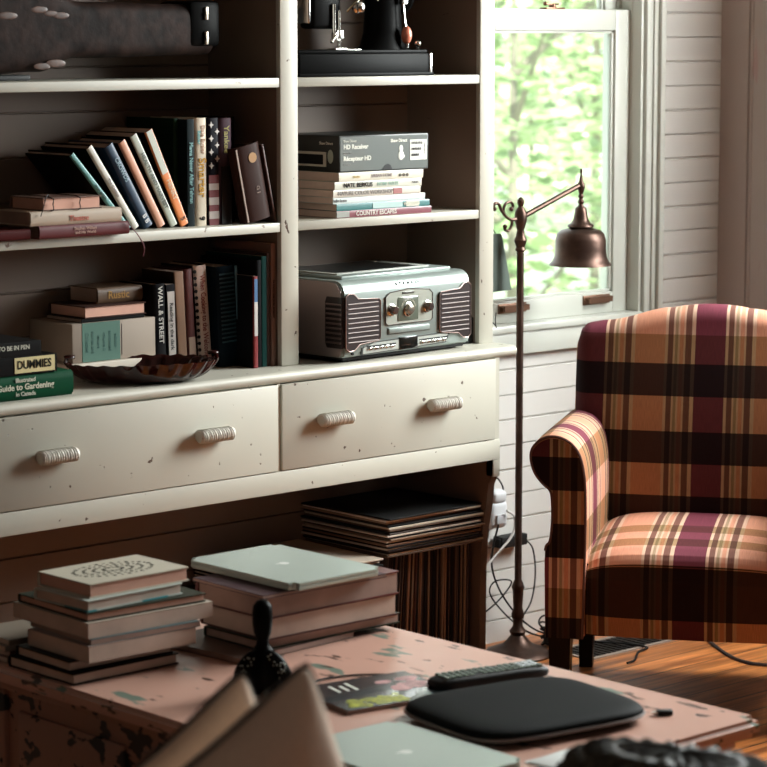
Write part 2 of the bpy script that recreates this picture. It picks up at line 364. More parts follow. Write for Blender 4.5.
# ------------------------------------------------------------ outdoors
m = MB(); m.box(-5, 60, 5.2, 70, -.72, -.6); g = m.build('ground', M('pale_lawn', (.72, .75, .62), .9, var=.3, bscale=1.4), smooth=0); struct(g)
LEAF = {}
def leafmat(i, c):
    if i not in LEAF:
        mm, nt, b = new_mat('leaves_%d' % i); b.inputs['Base Color'].default_value = (*c, 1); b.inputs['Roughness'].default_value = .5
        LEAF[i] = mm
    return LEAF[i]
def tree(label, x, y, h, r, n, ls, ci, col, z0=-.6, low=0.1):
    t = thing('tree', label, 'tree', (x, y, z0), group='trees outside the window')
    rnd = random.Random(int(x*100)); b = bmesh.new()
    for k in range(n):
        while True:
            p = Vector((rnd.uniform(-1, 1), rnd.uniform(-1, 1), rnd.uniform(-1, 1)))
            if .35 < p.length < 1 and (math.sin(p.x*7+1)*math.sin(p.y*6)*math.sin(p.z*8+x) > -.35): break
        c = Vector((p.x*r, p.y*r, low*h+(p.z+1)/2*h*(1-low)))
        q = Matrix.Rotation(rnd.uniform(0, 6.28), 3, 'Z') @ Matrix.Rotation(rnd.uniform(-1.1, 1.1), 3, 'X')
        s = ls*rnd.uniform(.6, 1.3)
        vs = [b.verts.new(c + q @ Vector(v)) for v in ((-s*.9, 0, 0), (0, -s*.5, s*.1), (s, 0, -s*.1), (0, s*.5, s*.1))]
        b.faces.new(vs)
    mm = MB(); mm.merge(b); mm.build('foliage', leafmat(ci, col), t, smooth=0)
    mm = MB(); mm.cyl((0, 0, 0), (0, 0, h*.8), .045, .015, 10)
    for k in range(6):
        a = k*1.05; mm.cyl((0, 0, h*(.15+.1*k)), (math.cos(a)*r*.6, math.sin(a)*r*.6, h*(.35+.1*k)), .025, .008, 8)
    mm.build('trunk', M('bark_%d' % int(x*10), (.22, .20, .16), .9), t)
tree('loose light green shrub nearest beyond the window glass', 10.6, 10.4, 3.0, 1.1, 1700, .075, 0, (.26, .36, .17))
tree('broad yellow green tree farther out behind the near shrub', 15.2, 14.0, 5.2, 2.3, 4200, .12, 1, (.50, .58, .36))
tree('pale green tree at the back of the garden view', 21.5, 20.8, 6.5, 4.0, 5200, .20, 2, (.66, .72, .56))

# ------------------------------------------------------------ shelving cabinet
ZW = .845
cab = thing('shelving_cabinet', 'tall cream painted shelving cabinet with worktop and long drawers', 'cabinet', (0, 0, 0))
m = MB(); m.box(2.2, 4.475, 4.374+.012, WY-.004, ZW-.026, ZW); m.cyl((2.2, 4.386, ZW-.013), (4.475, 4.386, ZW-.013), .013, n=16); m.build('worktop', PAINT, cab)
m = MB(); z = .05
pts = [(WY-.002, .05), (4.712, .05)]
while z < 2.3:
    z += .098
    if abs(z-.845) < .02: continue
    pts += [(4.712, z-.003), (4.718, z-.001), (4.718, z+.001), (4.712, z+.003)]
pts += [(4.712, 2.35), (WY-.002, 2.35)]
m.prism(pts, 2.2, 4.45, 'X'); m.build('back_panel', INNER_SHADE, cab, smooth=0)
m = MB(); m.box(3.798, 3.848, 4.470, 4.712, ZW, 2.35); m.build('divider', INNER_SHADE, cab, smooth=0)
m = MB(); m.box(3.797, 3.849, 4.455, 4.470, ZW, 2.35, .002); m.build('divider_trim', PAINT, cab)  # front edge stays cream, the board behind it carries the painted shade
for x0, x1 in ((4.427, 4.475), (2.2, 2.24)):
    m = MB(); m.box(x0+.001, x1-.001, 4.470, 4.729, ZW, 2.35); m.build('side_panel', INNER_SHADE, cab, smooth=0)
    m = MB(); m.box(x0, x1, 4.455, 4.470, ZW, 2.35, .002); m.build('panel_trim', PAINT, cab)
for z0, z1, sh in ((1.150, 1.171, 0), (1.474, 1.495, 0), (1.80, 1.821, 0)):
    for x0, x1 in ((2.24, 3.797), (3.849, 4.427)):
        m = MB(); m.box(x0, x1, 4.457, 4.712, z0, z1, .0015); m.build('shelf', SHELFP, cab)
m = MB(); m.box(2.2, 4.475, 4.44, 4.729, 2.35, 2.38, .003); m.build('top_board', PAINT, cab)
# face frame and drawers
m = MB(); m.box(2.2, 4.42, 4.374, 4.394, .572, .6215, .0015)
for x0, x1 in ((4.404, 4.42), (3.7175, 3.7255), (2.94, 2.948)): m.box(x0, x1, 4.378, 4.396, .6215, ZW-.026)
m.build('face_rail', PAINT, cab)
def handle_mesh():
    m = MB()
    pr = []
    for i in range(25):
        t = i/24; x = -.047+.094*t
        rr = .0145*(1+.07*math.sin(i*2.1)) if 0 < i < 24 else .012
        pr.append((rr, x))
    m.lathe(pr, 20, T(0, -.020, 0) @ RY(90))
    for k in range(14): # carved rope ridges
        x = -.040+.080*k/13
        m.tube([(x+.004*math.cos(a)*0+(a/6.28)*.016-.008, -.020+.0152*math.cos(a), .0152*math.sin(a)) for a in [j*.52 for j in range(1, 12)]], .0011, n=5, smooth=1)
    for s in (-1, 1): m.box(s*.034-.008, s*.034+.008, -.014, .001, -.008, .008, .002)
    return m
HANDP = worn('handle_paint', (.60, .58, .52), (.25, .2, .15), chip=.66, scale=(9, 9, 9), cs=16)
hm = handle_mesh().build('handle', HANDP).data
bpy.data.objects.remove(bpy.data.objects['handle'])
for x0, x1, hx in ((3.727, 4.4025, (3.872, 4.214)), (2.9495, 3.716, (3.102, 3.520)), (2.21, 2.9385, (2.4, 2.78))):
    m = MB(); m.box(x0, x1, 4.372, 4.392, .6235, ZW-.0275, .0018); m.box(x0+.01, x1-.01, 4.392, 4.65, .63, .80)
    d = m.build('drawer', PAINT, cab)
    for x in hx:
        h = bpy.data.objects.new('handle', hm); C.objects.link(h); h.parent = d; h.location = (x, 4.372, .729)
# base: curved bracket ends, bottom board, underside
for x0 in (4.398, 2.2):
    m = MB(); m.prism([(4.376, .572), (4.378, .535), (4.392, .51), (4.398, .46), (4.41, .40), (4.418, .30), (4.42, .05), (4.42, 0), (4.729, 0), (4.729, .60), (4.395, .60)], x0, x0+.022, 'X'); m.build('base_side', INNER_SHADE, cab)
    m = MB(); m.box(x0, x0+.0225, 4.3745, 4.40, .530, .5718, .001); m.build('corner_block', PAINT, cab)
m = MB(); m.box(2.222, 4.398, 4.42, 4.712, .03, .05); m.box(2.222, 4.398, 4.44, 4.46, 0, .03); m.build('bottom_board', INNER_SHADE, cab)
m = MB(); m.box(2.222, 4.398, 4.396, 4.712, .602, .612); m.build('drawer_deck', INNER_SHADE, cab)

# ------------------------------------------------------------ books
def book(label, loc, Tk, H, D, cover, group=None, lie=False, fore=False, rz=0, lean=0, page=None, hard=True, title=None, tcol=None, ts=.6, toff=.5, up=False, name='book', second=None, band=None, sx=1.0, spine=None, coat=.0, mat=None):
    """Tk thickness (x), D depth (y, spine at y=0 facing -y), H height (z)"""
    if lie:
        Mx = T(*loc) @ RZ(rz)
        if fore: Mx = Mx @ T(H, D, 0) @ RZ(180)
        Mx = Mx @ T(H, 0, 0) @ RY(-90)
    else: Mx = T(*loc) @ RZ(rz) @ RY(-lean)
    if lie: Mx = Mx @ T(0, 0, 0)
    t = thing(name, label, 'book', mat=Mx, group=group)
    b = .0022 if hard else .0008
    r = Tk*.12 if hard else .0006
    pts = [(0, D), (0, r*1.2), (Tk*.12, r*.35), (Tk*.3, 0), (Tk*.7, 0), (Tk*.88, r*.35), (Tk, r*1.2), (Tk, D), (Tk-b, D), (Tk-b, b+r), (b, b+r), (b, D)]
    m = MB(); m.prism(pts, 0, H, 'Z')
    m.build('cover', mat or F(cover, .45, coat), t, smooth=40)
    ins = .0032 if hard else .0004
    m = MB(); m.box(b+.0002, Tk-b-.0002, b+r+.0002, D-ins, ins, H-ins); m.build('pages', page or PAGE, t, smooth=0)
    if spine:
        m = MB(); m.prism([(-.0003, .004), (.0, r*1.2), (Tk*.12, r*.35-.0004), (Tk*.3, -.0004), (Tk*.7, -.0004), (Tk*.88, r*.35-.0004), (Tk+.0, r*1.2), (Tk+.0003, .004)], .0002, H-.0002, 'Z'); m.build('spine', F(spine, .45, .1), t, smooth=40)
    if band:
        for (z0, z1, col) in band:
            m = MB(); m.box(Tk*.10, Tk*.90, -.0009, .0012, z0*H, z1*H); m.build('spine_band', F(col, .5, .2), t, smooth=0)
    if title:
        for k, tt in enumerate(title if isinstance(title, (list, tuple)) else [title]):
            if isinstance(tt, tuple): s, off, hs, col, across = tt
            else: s, off, hs, col, across = tt, toff, ts, tcol, .5
            mm = T(Tk*across, -.0012, H*(1-off)) @ (RY(90) if not up else Matrix()) @ RX(90)
            text(s, 'title', Tk*hs*1.25, F(col, .5), t, mm, sx=sx, bold=Tk*hs*.022)
    return t
SH = 1.1712
gl = 'books on the upper left shelf'
# leaning row, left to right; near-black covers hold the shade between the books
def leanbook(label, x, lean, Tk, H, cover, y=4.50, D=.165, **k):
    return book(label, (x, y, SH+.0003), Tk, H, D, cover, group=None, lean=lean, **k)
leanbook('thin teal spined book leaning lowest, leftmost of the leaning row', 3.3995, 42, .0125, .222, (.010, .009, .009), spine=(.10, .27, .25), title=('green garden'), tcol=(.03, .08, .08), ts=.5)
leanbook('white spined book leaning between teal and navy books', 3.418, 34.5, .0165, .217, (.010, .009, .009), spine=(.56, .54, .47), D=.17, title='The Cottage', tcol=(.25, .22, .2), ts=.45)
leanbook('navy blue hardcover leaning between white and salmon books', 3.449, 30.5, .024, .208, (.012, .035, .07), D=.16, title=[('CROWDS', .3, .45, (.25, .36, .42), .5), ('B B', .9, .5, (.6, .6, .6), .5)])
leanbook('salmon pink rounded spine book leaning beside the navy hardcover', 3.486, 29.5, .0205, .216, (.010, .009, .009), spine=(.56, .27, .17), title='', D=.16)
leanbook('grey sage spined paperback leaning left of the orange one', 3.521, 28.5, .0175, .229, (.010, .009, .009), spine=(.38, .40, .33), hard=False, title='HEALTH AND HARVEST', tcol=(.12, .14, .12), ts=.6)
leanbook('orange and white paperback leaning against the dark green book', 3.549, 25, .0205, .231, (.010, .009, .009), spine=(.72, .22, .06), hard=False, band=[(.55, 1.0, (.50, .52, .45))], title=[('HENRY', .62, .6, (.65, .5, .35), .5), ('5', .93, .7, (.1, .03, .01), .5)])
# upright
book('large dark green hardcover standing behind the leaning books', (3.5525, 4.53, SH), .0125, .237, .17, (.010, .028, .016), title=None)
book('black paperback with pale green spine lettering left of the cream spine', (3.5665, 4.50, SH), .0195, .236, .155, (.008, .014, .016), hard=False, title='Mama Never After Tehran', tcol=(.16, .34, .34), ts=.62, toff=.5, sx=.82)
book('cream spined paperback lettered Smarter in yellow', (3.5885, 4.50, SH), .034, .238, .16, (.55, .47, .36), title=[('Smarter', .55, .66, (.50, .26, .01), .55), ('Dale Butler', .2, .34, (.35, .2, .12), .62), ('Better', .18, .30, (.1, .3, .3), .3), ('9', .93, .5, (.02, .02, .02), .5)], sx=.95)
fb = book('hardcover with white diamonds and dark red stripes on its spine', (3.6235, 4.50, SH), .034, .237, .16, (.008, .008, .012), title=None, band=[(0, .06, (.14, .015, .02)), (.06, .13, (.42, .36, .33)), (.13, .19, (.14, .015, .02)), (.19, .26, (.42, .36, .33)), (.26, .33, (.14, .015, .02)), (.33, .39, (.42, .36, .33)), (.39, .47, (.14, .015, .02))])
m = MB()
for r_, c_ in ((0, .3), (1, .3), (2, .3), (3, .3), (.5, .78), (1.5, .78), (2.5, .78)):
    z = .222-r_*.030; x = .034*c_; a = .0068
    m.prism([(x-a, z), (x-a*.3, z+a*.4), (x, z+a*1.1), (x+a*.3, z+a*.4), (x+a, z), (x+a*.3, z-a*.4), (x, z-a*1.1), (x-a*.3, z-a*.4)], -.0014, .001, 'Y')
m.build('diamond_pattern', F((.48, .45, .43), .5), fb, smooth=0)
book('black book with narrow yellow lettering in a mauve spine, right of the striped one', (3.6585, 4.50, SH), .036, .236, .16, (.06, .035, .045), title=[('Yankee', .2, .46, (.26, .22, .05), .5)], band=[(0, .55, (.006, .005, .006))])
book('plain black tall book standing behind the brown leaning one', (3.6965, 4.56, SH), .06, .236, .14, (.007, .006, .006), title=None)
# leaning brown pair
t = book('small dark brown book leaning left with a gold disc on its face', (3.7045, 4.462, SH+.0003), .078, .172, .026, (.032, .015, .012), lean=12, title=[('G I', .60, .14, (.16, .10, .07), .60)], page=PAGEDARK)
m = MB(); m.cyl((.046, -.0015, .142), (.046, .001, .142), .0115, n=24); m.build('gold_disc', F((.30, .15, .04), .5), t)
m = MB(); m.box(.002, .006, -.0012, .001, .003, .169); m.build('pale_edge', F((.30, .22, .18), .6), t)
book('thin dark brown book leaning left against the divider board', (3.7895, 4.466, SH+.0003), .0055, .18, .12, (.07, .035, .028), lean=12.5, title=None, page=PAGEDARK, hard=False)
# stack lying at left
book('maroon cloth book lying at the bottom of the upper shelf stack', (3.122, 4.432, SH), .027, .232, .125, (.095, .014, .018), lie=True, title=[('Stephen William', .5, .26, (.42, .25, .2), .66), ('and His World', .5, .26, (.42, .25, .2), .36)], page=PAGEDARK)
book('pale linen book lying in the middle of the upper shelf stack', (3.100, 4.432, SH+.0273), .030, .234, .125, (.43, .345, .27), lie=True, title=[('Theatre', .52, .42, (.45, .12, .08), .42)], page=PAGEDARK)
t = book('brown leather journal with pink pages and a cord, topmost of the shelf stack', (3.134, 4.436, SH+.0576), .027, .150, .12, (.13, .07, .05), lie=True, fore=True, page=PAGEPINK)
m = MB()
for z in (.020, .088):
    m.tube([(-.0012, .001, z), (-.0012, .118, z), (.0135, .1225, z+.003), (.0282, .118, z), (.0282, .001, z)], .0012, n=6, smooth=3)
m.tube([(.0285, .110, .02), (.034, .123, .012), (.030, .128, .002), (.014, .130, -.004), (-.010, .128, -.012)], .0011, n=6)
m.build('cord', BLACKM, t)
book('dark red paperback lying at the far left beside the maroon book', (2.90, 4.44, SH), .022, .205, .13, (.06, .012, .012), lie=True, page=PAGEDARK)
m = MB(); m.tube([(3.345, 4.428, SH+.0275), (3.356, 4.4255, SH+.012), (3.372, 4.424, SH-.006), (3.386, 4.424, SH-.03), (3.384, 4.4255, SH-.05)], .0012, n=6); tag(m.build('bookmark_ribbon', F((.12, .02, .03), .7)), 'thin dark red ribbon hanging from the maroon book over the shelf edge', 'ribbon')

# lower left: books on the worktop
W = ZW+.0003
t = book('green hardcover lettered Illustrated Guide to Gardening in Canada', (2.935, 4.400, W), .052, .243, .17, (.005, .055, .025), lie=True, title=[('Illustrated', .50, .19, (.55, .55, .45), .80), ('Guide to Gardening', .50, .27, (.60, .60, .48), .53), ('in Canada', .50, .19, (.50, .50, .42), .25)])
t = book('black paperback with a yellow DUMMIES label lying on the green book', (2.90, 4.402, W+.0523), .038, .238, .17, (.007, .007, .007), lie=True, hard=False)
m = MB(); m.box(.004, .036, -.0012, .001, .006, .106); m.build('yellow_label', F((.58, .50, .26), .5), t, smooth=0)
text('DUMMIES', 'title', .024, F((.02, .02, .015), .5), t, T(.020, -.0016, .058) @ RY(90) @ RX(90), sx=.85, bold=.0006)
book('black paperback with white lettering topmost beside the worktop edge', (2.875, 4.402, W+.0906), .030, .224, .16, (.010, .010, .010), lie=True, hard=False, title=[('READER WHO HOW TO BE IN PEN', .42, .34, (.5, .5, .42), .62)])
# pile behind the bowl
book('white paperback lying at the bottom of the middle pile', (3.265, 4.545, W), .022, .215, .14, (.45, .40, .34), lie=True, hard=False)
book('cream magazine lying under the pale file box', (3.262, 4.535, W+.0223), .018, .262, .15, (.62, .55, .46), lie=True, hard=False)
t = thing('file_box', 'pale grey box file with a teal label lying in the middle pile', 'box', (3.285, 4.55, W+.0406))
m = MB(); m.box(0, .226, 0, .16, 0, .086, .002); m.build('body', F((.30, .24, .19), .7), t)
m = MB(); m.box(.026, .128, -.0008, .001, .001, .0858); m.build('label_panel', F((.06, .14, .105), .6), t, smooth=0)
tk = 0
for s in ('Collected', 'stories and', 'letters', 'volume II', 'annotated', 'edition'):
    text(s, 'title', .011, F((.02, .08, .07), .6), t, T(.038+tk*.0155, -.0012, .043) @ RY(90) @ RX(90), thick=.0002); tk += 1
m = MB(); m.box(.132, .1335, -.0006, .001, .010, .078); m.build('fine_print', F((.08, .06, .05), .6), t, smooth=0)
z0 = W+.0406+.0865
book('thin black notebook lying between the file box and pink paged book', (3.315, 4.556, z0), .008, .17, .13, (.01, .01, .01), lie=True, hard=False)
book('dark covered book with salmon pages topmost of the middle pile', (3.322, 4.553, z0+.0083), .026, .166, .135, (.05, .025, .02), lie=True, fore=True, page=PAGEPINK)
g2 = None
t = book('black book with white spine lettering standing right of the box file', (3.5135, 4.552, W), .034, .198, .125, (.007, .007, .008), lean=1.5, title=[('WALL & STREET', .35, .42, (.48, .46, .42), .5)])
# tan face of the book behind it
book('tan and black book lying high behind the box file with yellow lettering', (3.378, 4.58, z0+.0348), .034, .122, .11, (.10, .055, .03), lie=True, title=[('Rustic', .45, .55, (.32, .16, .03), .5)])
book('black paperback with a tall white label on its spine', (3.5490, 4.552, W), .024, .195, .12, (.008, .008, .01), lean=1.5, hard=False, band=[(.10, .92, (.40, .36, .33))], title=[('Reading in the dark', .48, .45, (.05, .05, .05), .5)])
book('tan spined book standing left of the maroon one', (3.5820, 4.555, W), .024, .222, .12, (.03, .02, .015), spine=(.22, .12, .07), lean=3, hard=False)
book('thin maroon book standing beside the lettered cream spine', (3.609, 4.553, W), .022, .226, .12, (.08, .016, .014), lean=3, band=[(0, .32, (.30, .20, .15))])
t = book('cream spined book with red cursive lettering and scalloped edge', (3.642, 4.555, W), .036, .232, .12, (.03, .02, .018), spine=(.55, .42, .36), lean=4, title=[('When Cooking to the Welcome', .5, .44, (.20, .04, .03), .55)], sx=.72)
m = MB()
for k in range(15): m.cyl((.0005, .0005, .012+k*.0148), (.0005, -.0015, .012+k*.0148), .0042, n=12)
m.build('scalloped_edge', F((.012, .01, .01), .5), t)
t = book('wide dark blue book with fine horizontal ridges on its back', (3.684, 4.530, W), .058, .228, .14, (.004, .010, .016), lean=3, band=None)
m = MB()
for k in range(17): m.box(.005, .046, -.0014, .001, .055+k*.0096, .0585+k*.0096)
m.build('ridges', F((.02, .055, .07), .4, .3), t, smooth=0)
m = MB(); m.box(.050, .0565, -.0012, .001, .01, .226); m.build('pale_blue_edge', F((.12, .25, .32), .5), t, smooth=0)
book('thin paperback with blue, white and red bands on its spine', (3.7285, 4.470, W), .0115, .208, .15, (.008, .008, .010), hard=False, spine=(.20, .018, .02), band=[(.35, .72, (.50, .48, .46)), (.72, .97, (.04, .12, .26))])
book('tall black book standing right of the banded paperback', (3.7415, 4.475, W), .0145, .243, .20, (.008, .008, .009))
book('tall dark teal book standing near the divider board', (3.7570, 4.475, W), .0135, .251, .20, (.008, .040, .036), hard=False)
book('tall grey brown book standing between teal and dusty pink ones', (3.7715, 4.475, W), .0095, .258, .20, (.05, .03, .026), hard=False)
book('tall dusty pink spined book standing against the divider board', (3.7820, 4.472, W), .0130, .278, .20, (.20, .11, .085), hard=False, title=[('the country house garden companion', .45, .5, (.05, .03, .03), .5)], sx=.7)

# right shelf stack
st = [
 ('maroon spined book lettered COUNTRY ESCAPES, bottom of the stack', .0160, 3.975, 4.277, (.17, .030, .045), [('COUNTRY ESCAPES', .41, .72, (.62, .55, .50), .5)], [(.87, 1, (.25, .25, .22))]),
 ('teal spined picture book just above the maroon one', .0160, 3.975, 4.270, (.035, .15, .15), [('WEEKENDS', .80, .5, (.6, .6, .5), .5)], [(.30, .62, (.35, .48, .46)), (.12, .26, (.5, .5, .42))]),
 ('thin white and pale blue book, third from the bottom of the stack', .0150, 3.966, 4.258, (.52, .58, .56), [('hello home', .07, .5, (.1, .1, .1), .5)], None),
 ('cream spined book lettered NATURE COLOR WORKSHOP with a pink patch', .0165, 3.964, 4.240, (.53, .48, .41), [('NATURE COLOR WORKSHOP', .36, .62, (.22, .2, .18), .5)], [(.22, .32, (.30, .10, .09))]),
 ('white spined book lettered NATE BERKUS in bold black', .0185, 3.971, 4.246, (.50, .49, .41), [('NATE BERKUS', .26, .62, (.02, .02, .02), .5), ('HOME RULES', .60, .5, (.28, .42, .34), .5), ('PUBLISH', .92, .25, (.1, .1, .1), .5)], None),
 ('cream spined book with small dark dots, topmost under the box', .0205, 3.983, 4.250, (.56, .52, .42), [('URBAN HOME', .50, .4, (.25, .2, .18), .5), ('o o o', .76, .55, (.03, .03, .03), .5), ('classics', .2, .3, (.45, .32, .1), .5)], None)]
z = SH+.0003
for (lb, tk, x0, x1, col, ti, bd) in st:
    book(lb, (x0, 4.468+random.uniform(-.003, .003), z), tk, x1-x0, .205, col, lie=True, title=ti, band=bd, hard=False, coat=.4)
    z += tk+.0003
zb = z
t = thing('receiver_box', 'black cardboard box lettered HD Receiver on top of the book stack', 'box', (3.985, 4.468, zb))
m = MB(); m.box(0, .282, 0, .215, 0, .084, .0012); m.build('body', F((.010, .013, .011), .5, .2), t)
m = MB(); m.box(.003, .279, -.0006, .001, .003, .081); m.build('front_print', F((.045, .056, .045), .5, .2), t, smooth=0)
def fr(x, z): return T(x, -.001, z) @ RX(90)
text('HD Receiver', 'title', .0145, WHITEINK, t, fr(.012, .058), 'LEFT', bold=.0004)
text('Récepteur HD', 'title', .0145, WHITEINK, t, fr(.012, .031), 'LEFT', bold=.0004)
text('Shaw Direct', 'title', .0080, WHITEINK, t, fr(.012, .0715), 'LEFT')
text('Shaw Direct', 'title', .0105, WHITEINK, t, fr(.160, .069), 'LEFT', bold=.0003)
for zz in (.043, .018, .045): text('satellite tv', 'small_print', .0055, F((.3, .3, .28)), t, fr(.012, zz), 'LEFT')
m = MB(); m.box(.222, .276, -.0014, .001, .022, .070); lab = m.build('paper_label', F((.62, .62, .56), .6), t, smooth=0)
m = MB()
for a, b_, z_ in ((.226, .262, .062), (.226, .258, .048), (.226, .250, .034)):
    for q in range(12):
        xx = a+(b_-a)*q/12; m.box(xx, xx+.0011+(q % 3)*.0004, -.0018, -.001, z_-.003, z_+.003)
for q in range(9): m.box(.266, .271, -.0018, -.001, .036+q*.003, .0375+q*.003)
m.build('bar_code', BLACKM, lab, smooth=0)
m = MB(); m.ball((.193, -.001, .034), .0095, (1, .12, 1.15)); m.ball((.193, -.001, .050), .0065, (1, .12, 1.3)); m.ball((.201, -.001, .032), .004, (1, .2, 1)); m.build('printed_remote', F((.6, .62, .55), .5), t)
m = MB(); m.box(-.0012, .001, .045, .20, .012, .046); s_ = m.build('device_picture', F((.42, .40, .33), .5), t, smooth=0)
m = MB(); m.box(-.0018, .0, .055, .19, .017, .040); m.build('device_face', F((.012, .012, .012), .4), s_, smooth=0)
m = MB(); m.ball((-.0010, .030, .036), .010, (.1, 1, 1.6)); m.build('picture_of_remote', F((.30, .34, .28), .5), t)
text('Shaw Direct', 'title', .0095, WHITEINK, t, T(-.001, .045, .066) @ RZ(-90) @ RX(90))
m = MB(); m.prism([(.13, .003), (.165, .003), (.160, .012), (.152, .016), (.142, .013), (.138, .008)], -.0012, .001, 'Y'); m.build('cut_tab', BLACKM, t, smooth=0)

# ------------------------------------------------------------ radio
def radio():
    t = thing('tabletop_radio', 'silver retro stereo radio with ribbed black speaker grilles on the worktop', 'radio', (3.928, 4.392, W), R(3.5))
    Wd, Dp, Ht = .432, .285, .190
    m = MB(); prof = []
    # side profile (y,z) swept along x, rounded top front and back
    for a in range(0, 10): prof.append((.028-.028*math.sin(R(a*10)), Ht-.028+.028*math.cos(R(a*10)))) if False else None
    pts = [(0.006, .012), (0, .02)]
    for a in range(0, 91, 15): pts.append((.030-.030*math.cos(R(a)), Ht-.032+.030*math.sin(R(a))))
    for a in range(0, 91, 15): pts.append((Dp-.030+.030*math.sin(R(a)), Ht-.032+.030*math.cos(R(a))))
    pts += [(Dp, .02), (Dp-.006, .012)]
    m.prism([(p, q) for p, q in pts], 0, Wd, 'X', bev=.004)
    m.build('body', SILVER, t, smooth=50)
    m = MB()
    for a in range(0, 10): pass
    sp = [(p*.965+.006, (q-.012)*.97+.014) for p, q in pts]
    m.prism(sp, -.0025, .002, 'X'); m.build('side_cheek', SILVSIDE, t, smooth=50)
    m = MB(); m.box(.01, Wd-.01, .012, Dp-.01, 0.004, .014, .002)
    for x in (.04, Wd-.04):
        for y in (.04, Dp-.04): m.cyl((x, y, 0), (x, y, .006), .012, n=14)
    m.build('base', BLACKM, t)
    m = MB(); m.box(.03, Wd-.03, .035, Dp-.02, Ht-.003, Ht+.006, .003); m.build('lid', SILVER, t)
    # grilles: outline in (x,z)
    def grille(x0, x1, flip):
        w_ = x1-x0
        o = [(0, .125+.027), (.10*w_, .160), (.22*w_, .158), (.36*w_, .146), (.96*w_, .142), (w_, .136), (w_, .052), (.96*w_, .046), (.40*w_, .040), (.25*w_, .028), (.10*w_, .026), (0, .034)]
        o = [((x1-p) if flip else (x0+p), q) for p, q in o]
        m = MB(); m.prism(o, -.0045, .003, 'Y', bev=.0012); g = m.build('grille', F((.022, .014, .014), .35, .4), t)
        m = MB()
        for k in range(9):
            z_ = .047+k*.0110
            m.cyl((x0+w_*.06, -.0050, z_), (x0+w_*.93, -.0050, z_), .0015, n=8)
        m.build('slats', F((.17, .14, .13), .5, 0, .3), g)
        m = MB(); q = o+[o[0]]
        m.tube([(a, -.0045, b_) for a, b_ in q], .0014, n=6, smooth=1); m.build('trim_line', F((.30, .22, .20), .3, 0, .7), g)
    grille(.004, .118, False); grille(Wd-.112, Wd-.002, True)
    m = MB(); m.prism([(-.0, .034), (.05, .034), (.055, .045), (.055, .140), (.05, .152), (0, .152)], -.0045, .002, 'X', bev=.001)
    g = m.build('side_grille', F((.02, .013, .013), .35, .4), t)
    m = MB()
    for k in range(9): m.cyl((-.0055, .002, .047+k*.011), (-.0055, .050, .047+k*.011), .0022, n=8)
    m.build('slats', F((.20, .15, .14), .3, 0, .8), g)
    # centre dial
    m = MB(); o = [(.137, .083), (.137, .143), (.150, .152), (.215, .158), (.285, .152), (.296, .143), (.296, .083), (.290, .078), (.143, .078)]
    m.prism(o, -.003, .003, 'Y', bev=.001); p = m.build('dial_plate', F((.46, .49, .43), .3, 0, .6), t)
    m = MB(); m.tube([(a, -.003, b_) for a, b_ in o+[o[0]]], .0013, n=6, smooth=1); m.build('dial_trim', F((.12, .10, .09), .3, 0, .7), p)
    m = MB(); m.box(.176, .247, -.0052, .001, .083, .140, .003); p = m.build('dial_window', F((.10, .115, .09), .15, 1), t)
    m = MB()
    for k in range(11):
        a = R(20+k*14); m.box(.2115+.024*math.cos(a)-.0008, .2115+.024*math.cos(a)+.0008, -.0058, -.005, .110+.024*math.sin(a)-.003, .110+.024*math.sin(a)+.003)
    m.build('dial_marks', F((.4, .38, .3), .5), p)
    def knob(x, z_, r_, L_, col=(.16, .12, .11)):
        m = MB(); m.lathe([(r_*1.05, 0), (r_, L_*.5), (r_*.92, L_*.9), (r_*.75, L_), (.0005, L_)], 24, T(x, -.003, z_) @ RX(90)); k_ = m.build('knob', F(col, .2, 0, .85), t)
        m = MB(); m.lathe([(r_*1.35, -.001), (r_*1.35, .002), (r_*1.2, .003)], 24, T(x, -.003, z_) @ RX(90)); m.build('knob_ring', CHROME, k_)
    knob(.156, .112, .0105, .016); knob(.277, .112, .0105, .016); knob(.2115, .110, .013, .012, (.42, .38, .32))
    m = MB(); m.box(.192, .232, -.0045, .001, .146, .152, .001); m.build('badge', F((.08, .08, .07), .3), t)
    text('S T E R E O', 'brand_lettering', .0095, F((.03, .03, .03), .4), t, T(.2145, .0018, .1710) @ RX(64), sx=1.75, bold=.0002)
    m = MB(); m.box(.144, .290, -.0015, .002, .054, .072, .0015); p = m.build('cassette_slot', F((.10, .11, .10), .4), t)
    m = MB(); m.box(.147, .287, -.0045, .001, .0565, .0700, .002); m.build('cassette_door', SILVER, p)
    m = MB(); m.prism([(.058, .014), (.345, .020), (.362, .046), (.10, .043), (.060, .032)], -.0014, .002, 'Y'); p = m.build('control_strip', F((.07, .075, .07), .4), t)
    m = MB(); m.prism([(.062, .017), (.340, .0225), (.352, .042), (.10, .040), (.064, .030)], -.0022, .002, 'Y'); m.build('control_face', F((.47, .50, .46), .35, 0, .4), p)
    m = MB(); m.box(.183, .245, -.0045, .001, .016, .046, .002); p = m.build('display', F((.006, .007, .006), .15, .6), t)
    m = MB()
    for xx, nn in ((.078, 5), (.256, 5)):
        for k in range(nn): m.box(xx+k*.0185, xx+k*.0185+.014, -.0065, .001, .025, .0315, .0015)
    m.build('buttons', CHROME, t)
    m = MB(); m.box(.075, .172, -.0030, .001, .0315, .0345); m.build('button_label_strip', BLACKM, t); m = MB(); m.box(.252, .350, -.0030, .001, .0325, .0355); m.build('button_label_strip', BLACKM, t)
    m = MB(); m.cyl((.030, -.002, .020), (.030, .002, .020), .0032, n=14); m.build('headphone_socket', BLACKM, t)
    return t
radio()
zr = W+.190+.0065
mt = T(3.965, 4.455, zr) @ RZ(4)
t = thing('record_sleeve', 'flat black record sleeve with pale border lying on the silver radio', 'record', mat=mt)
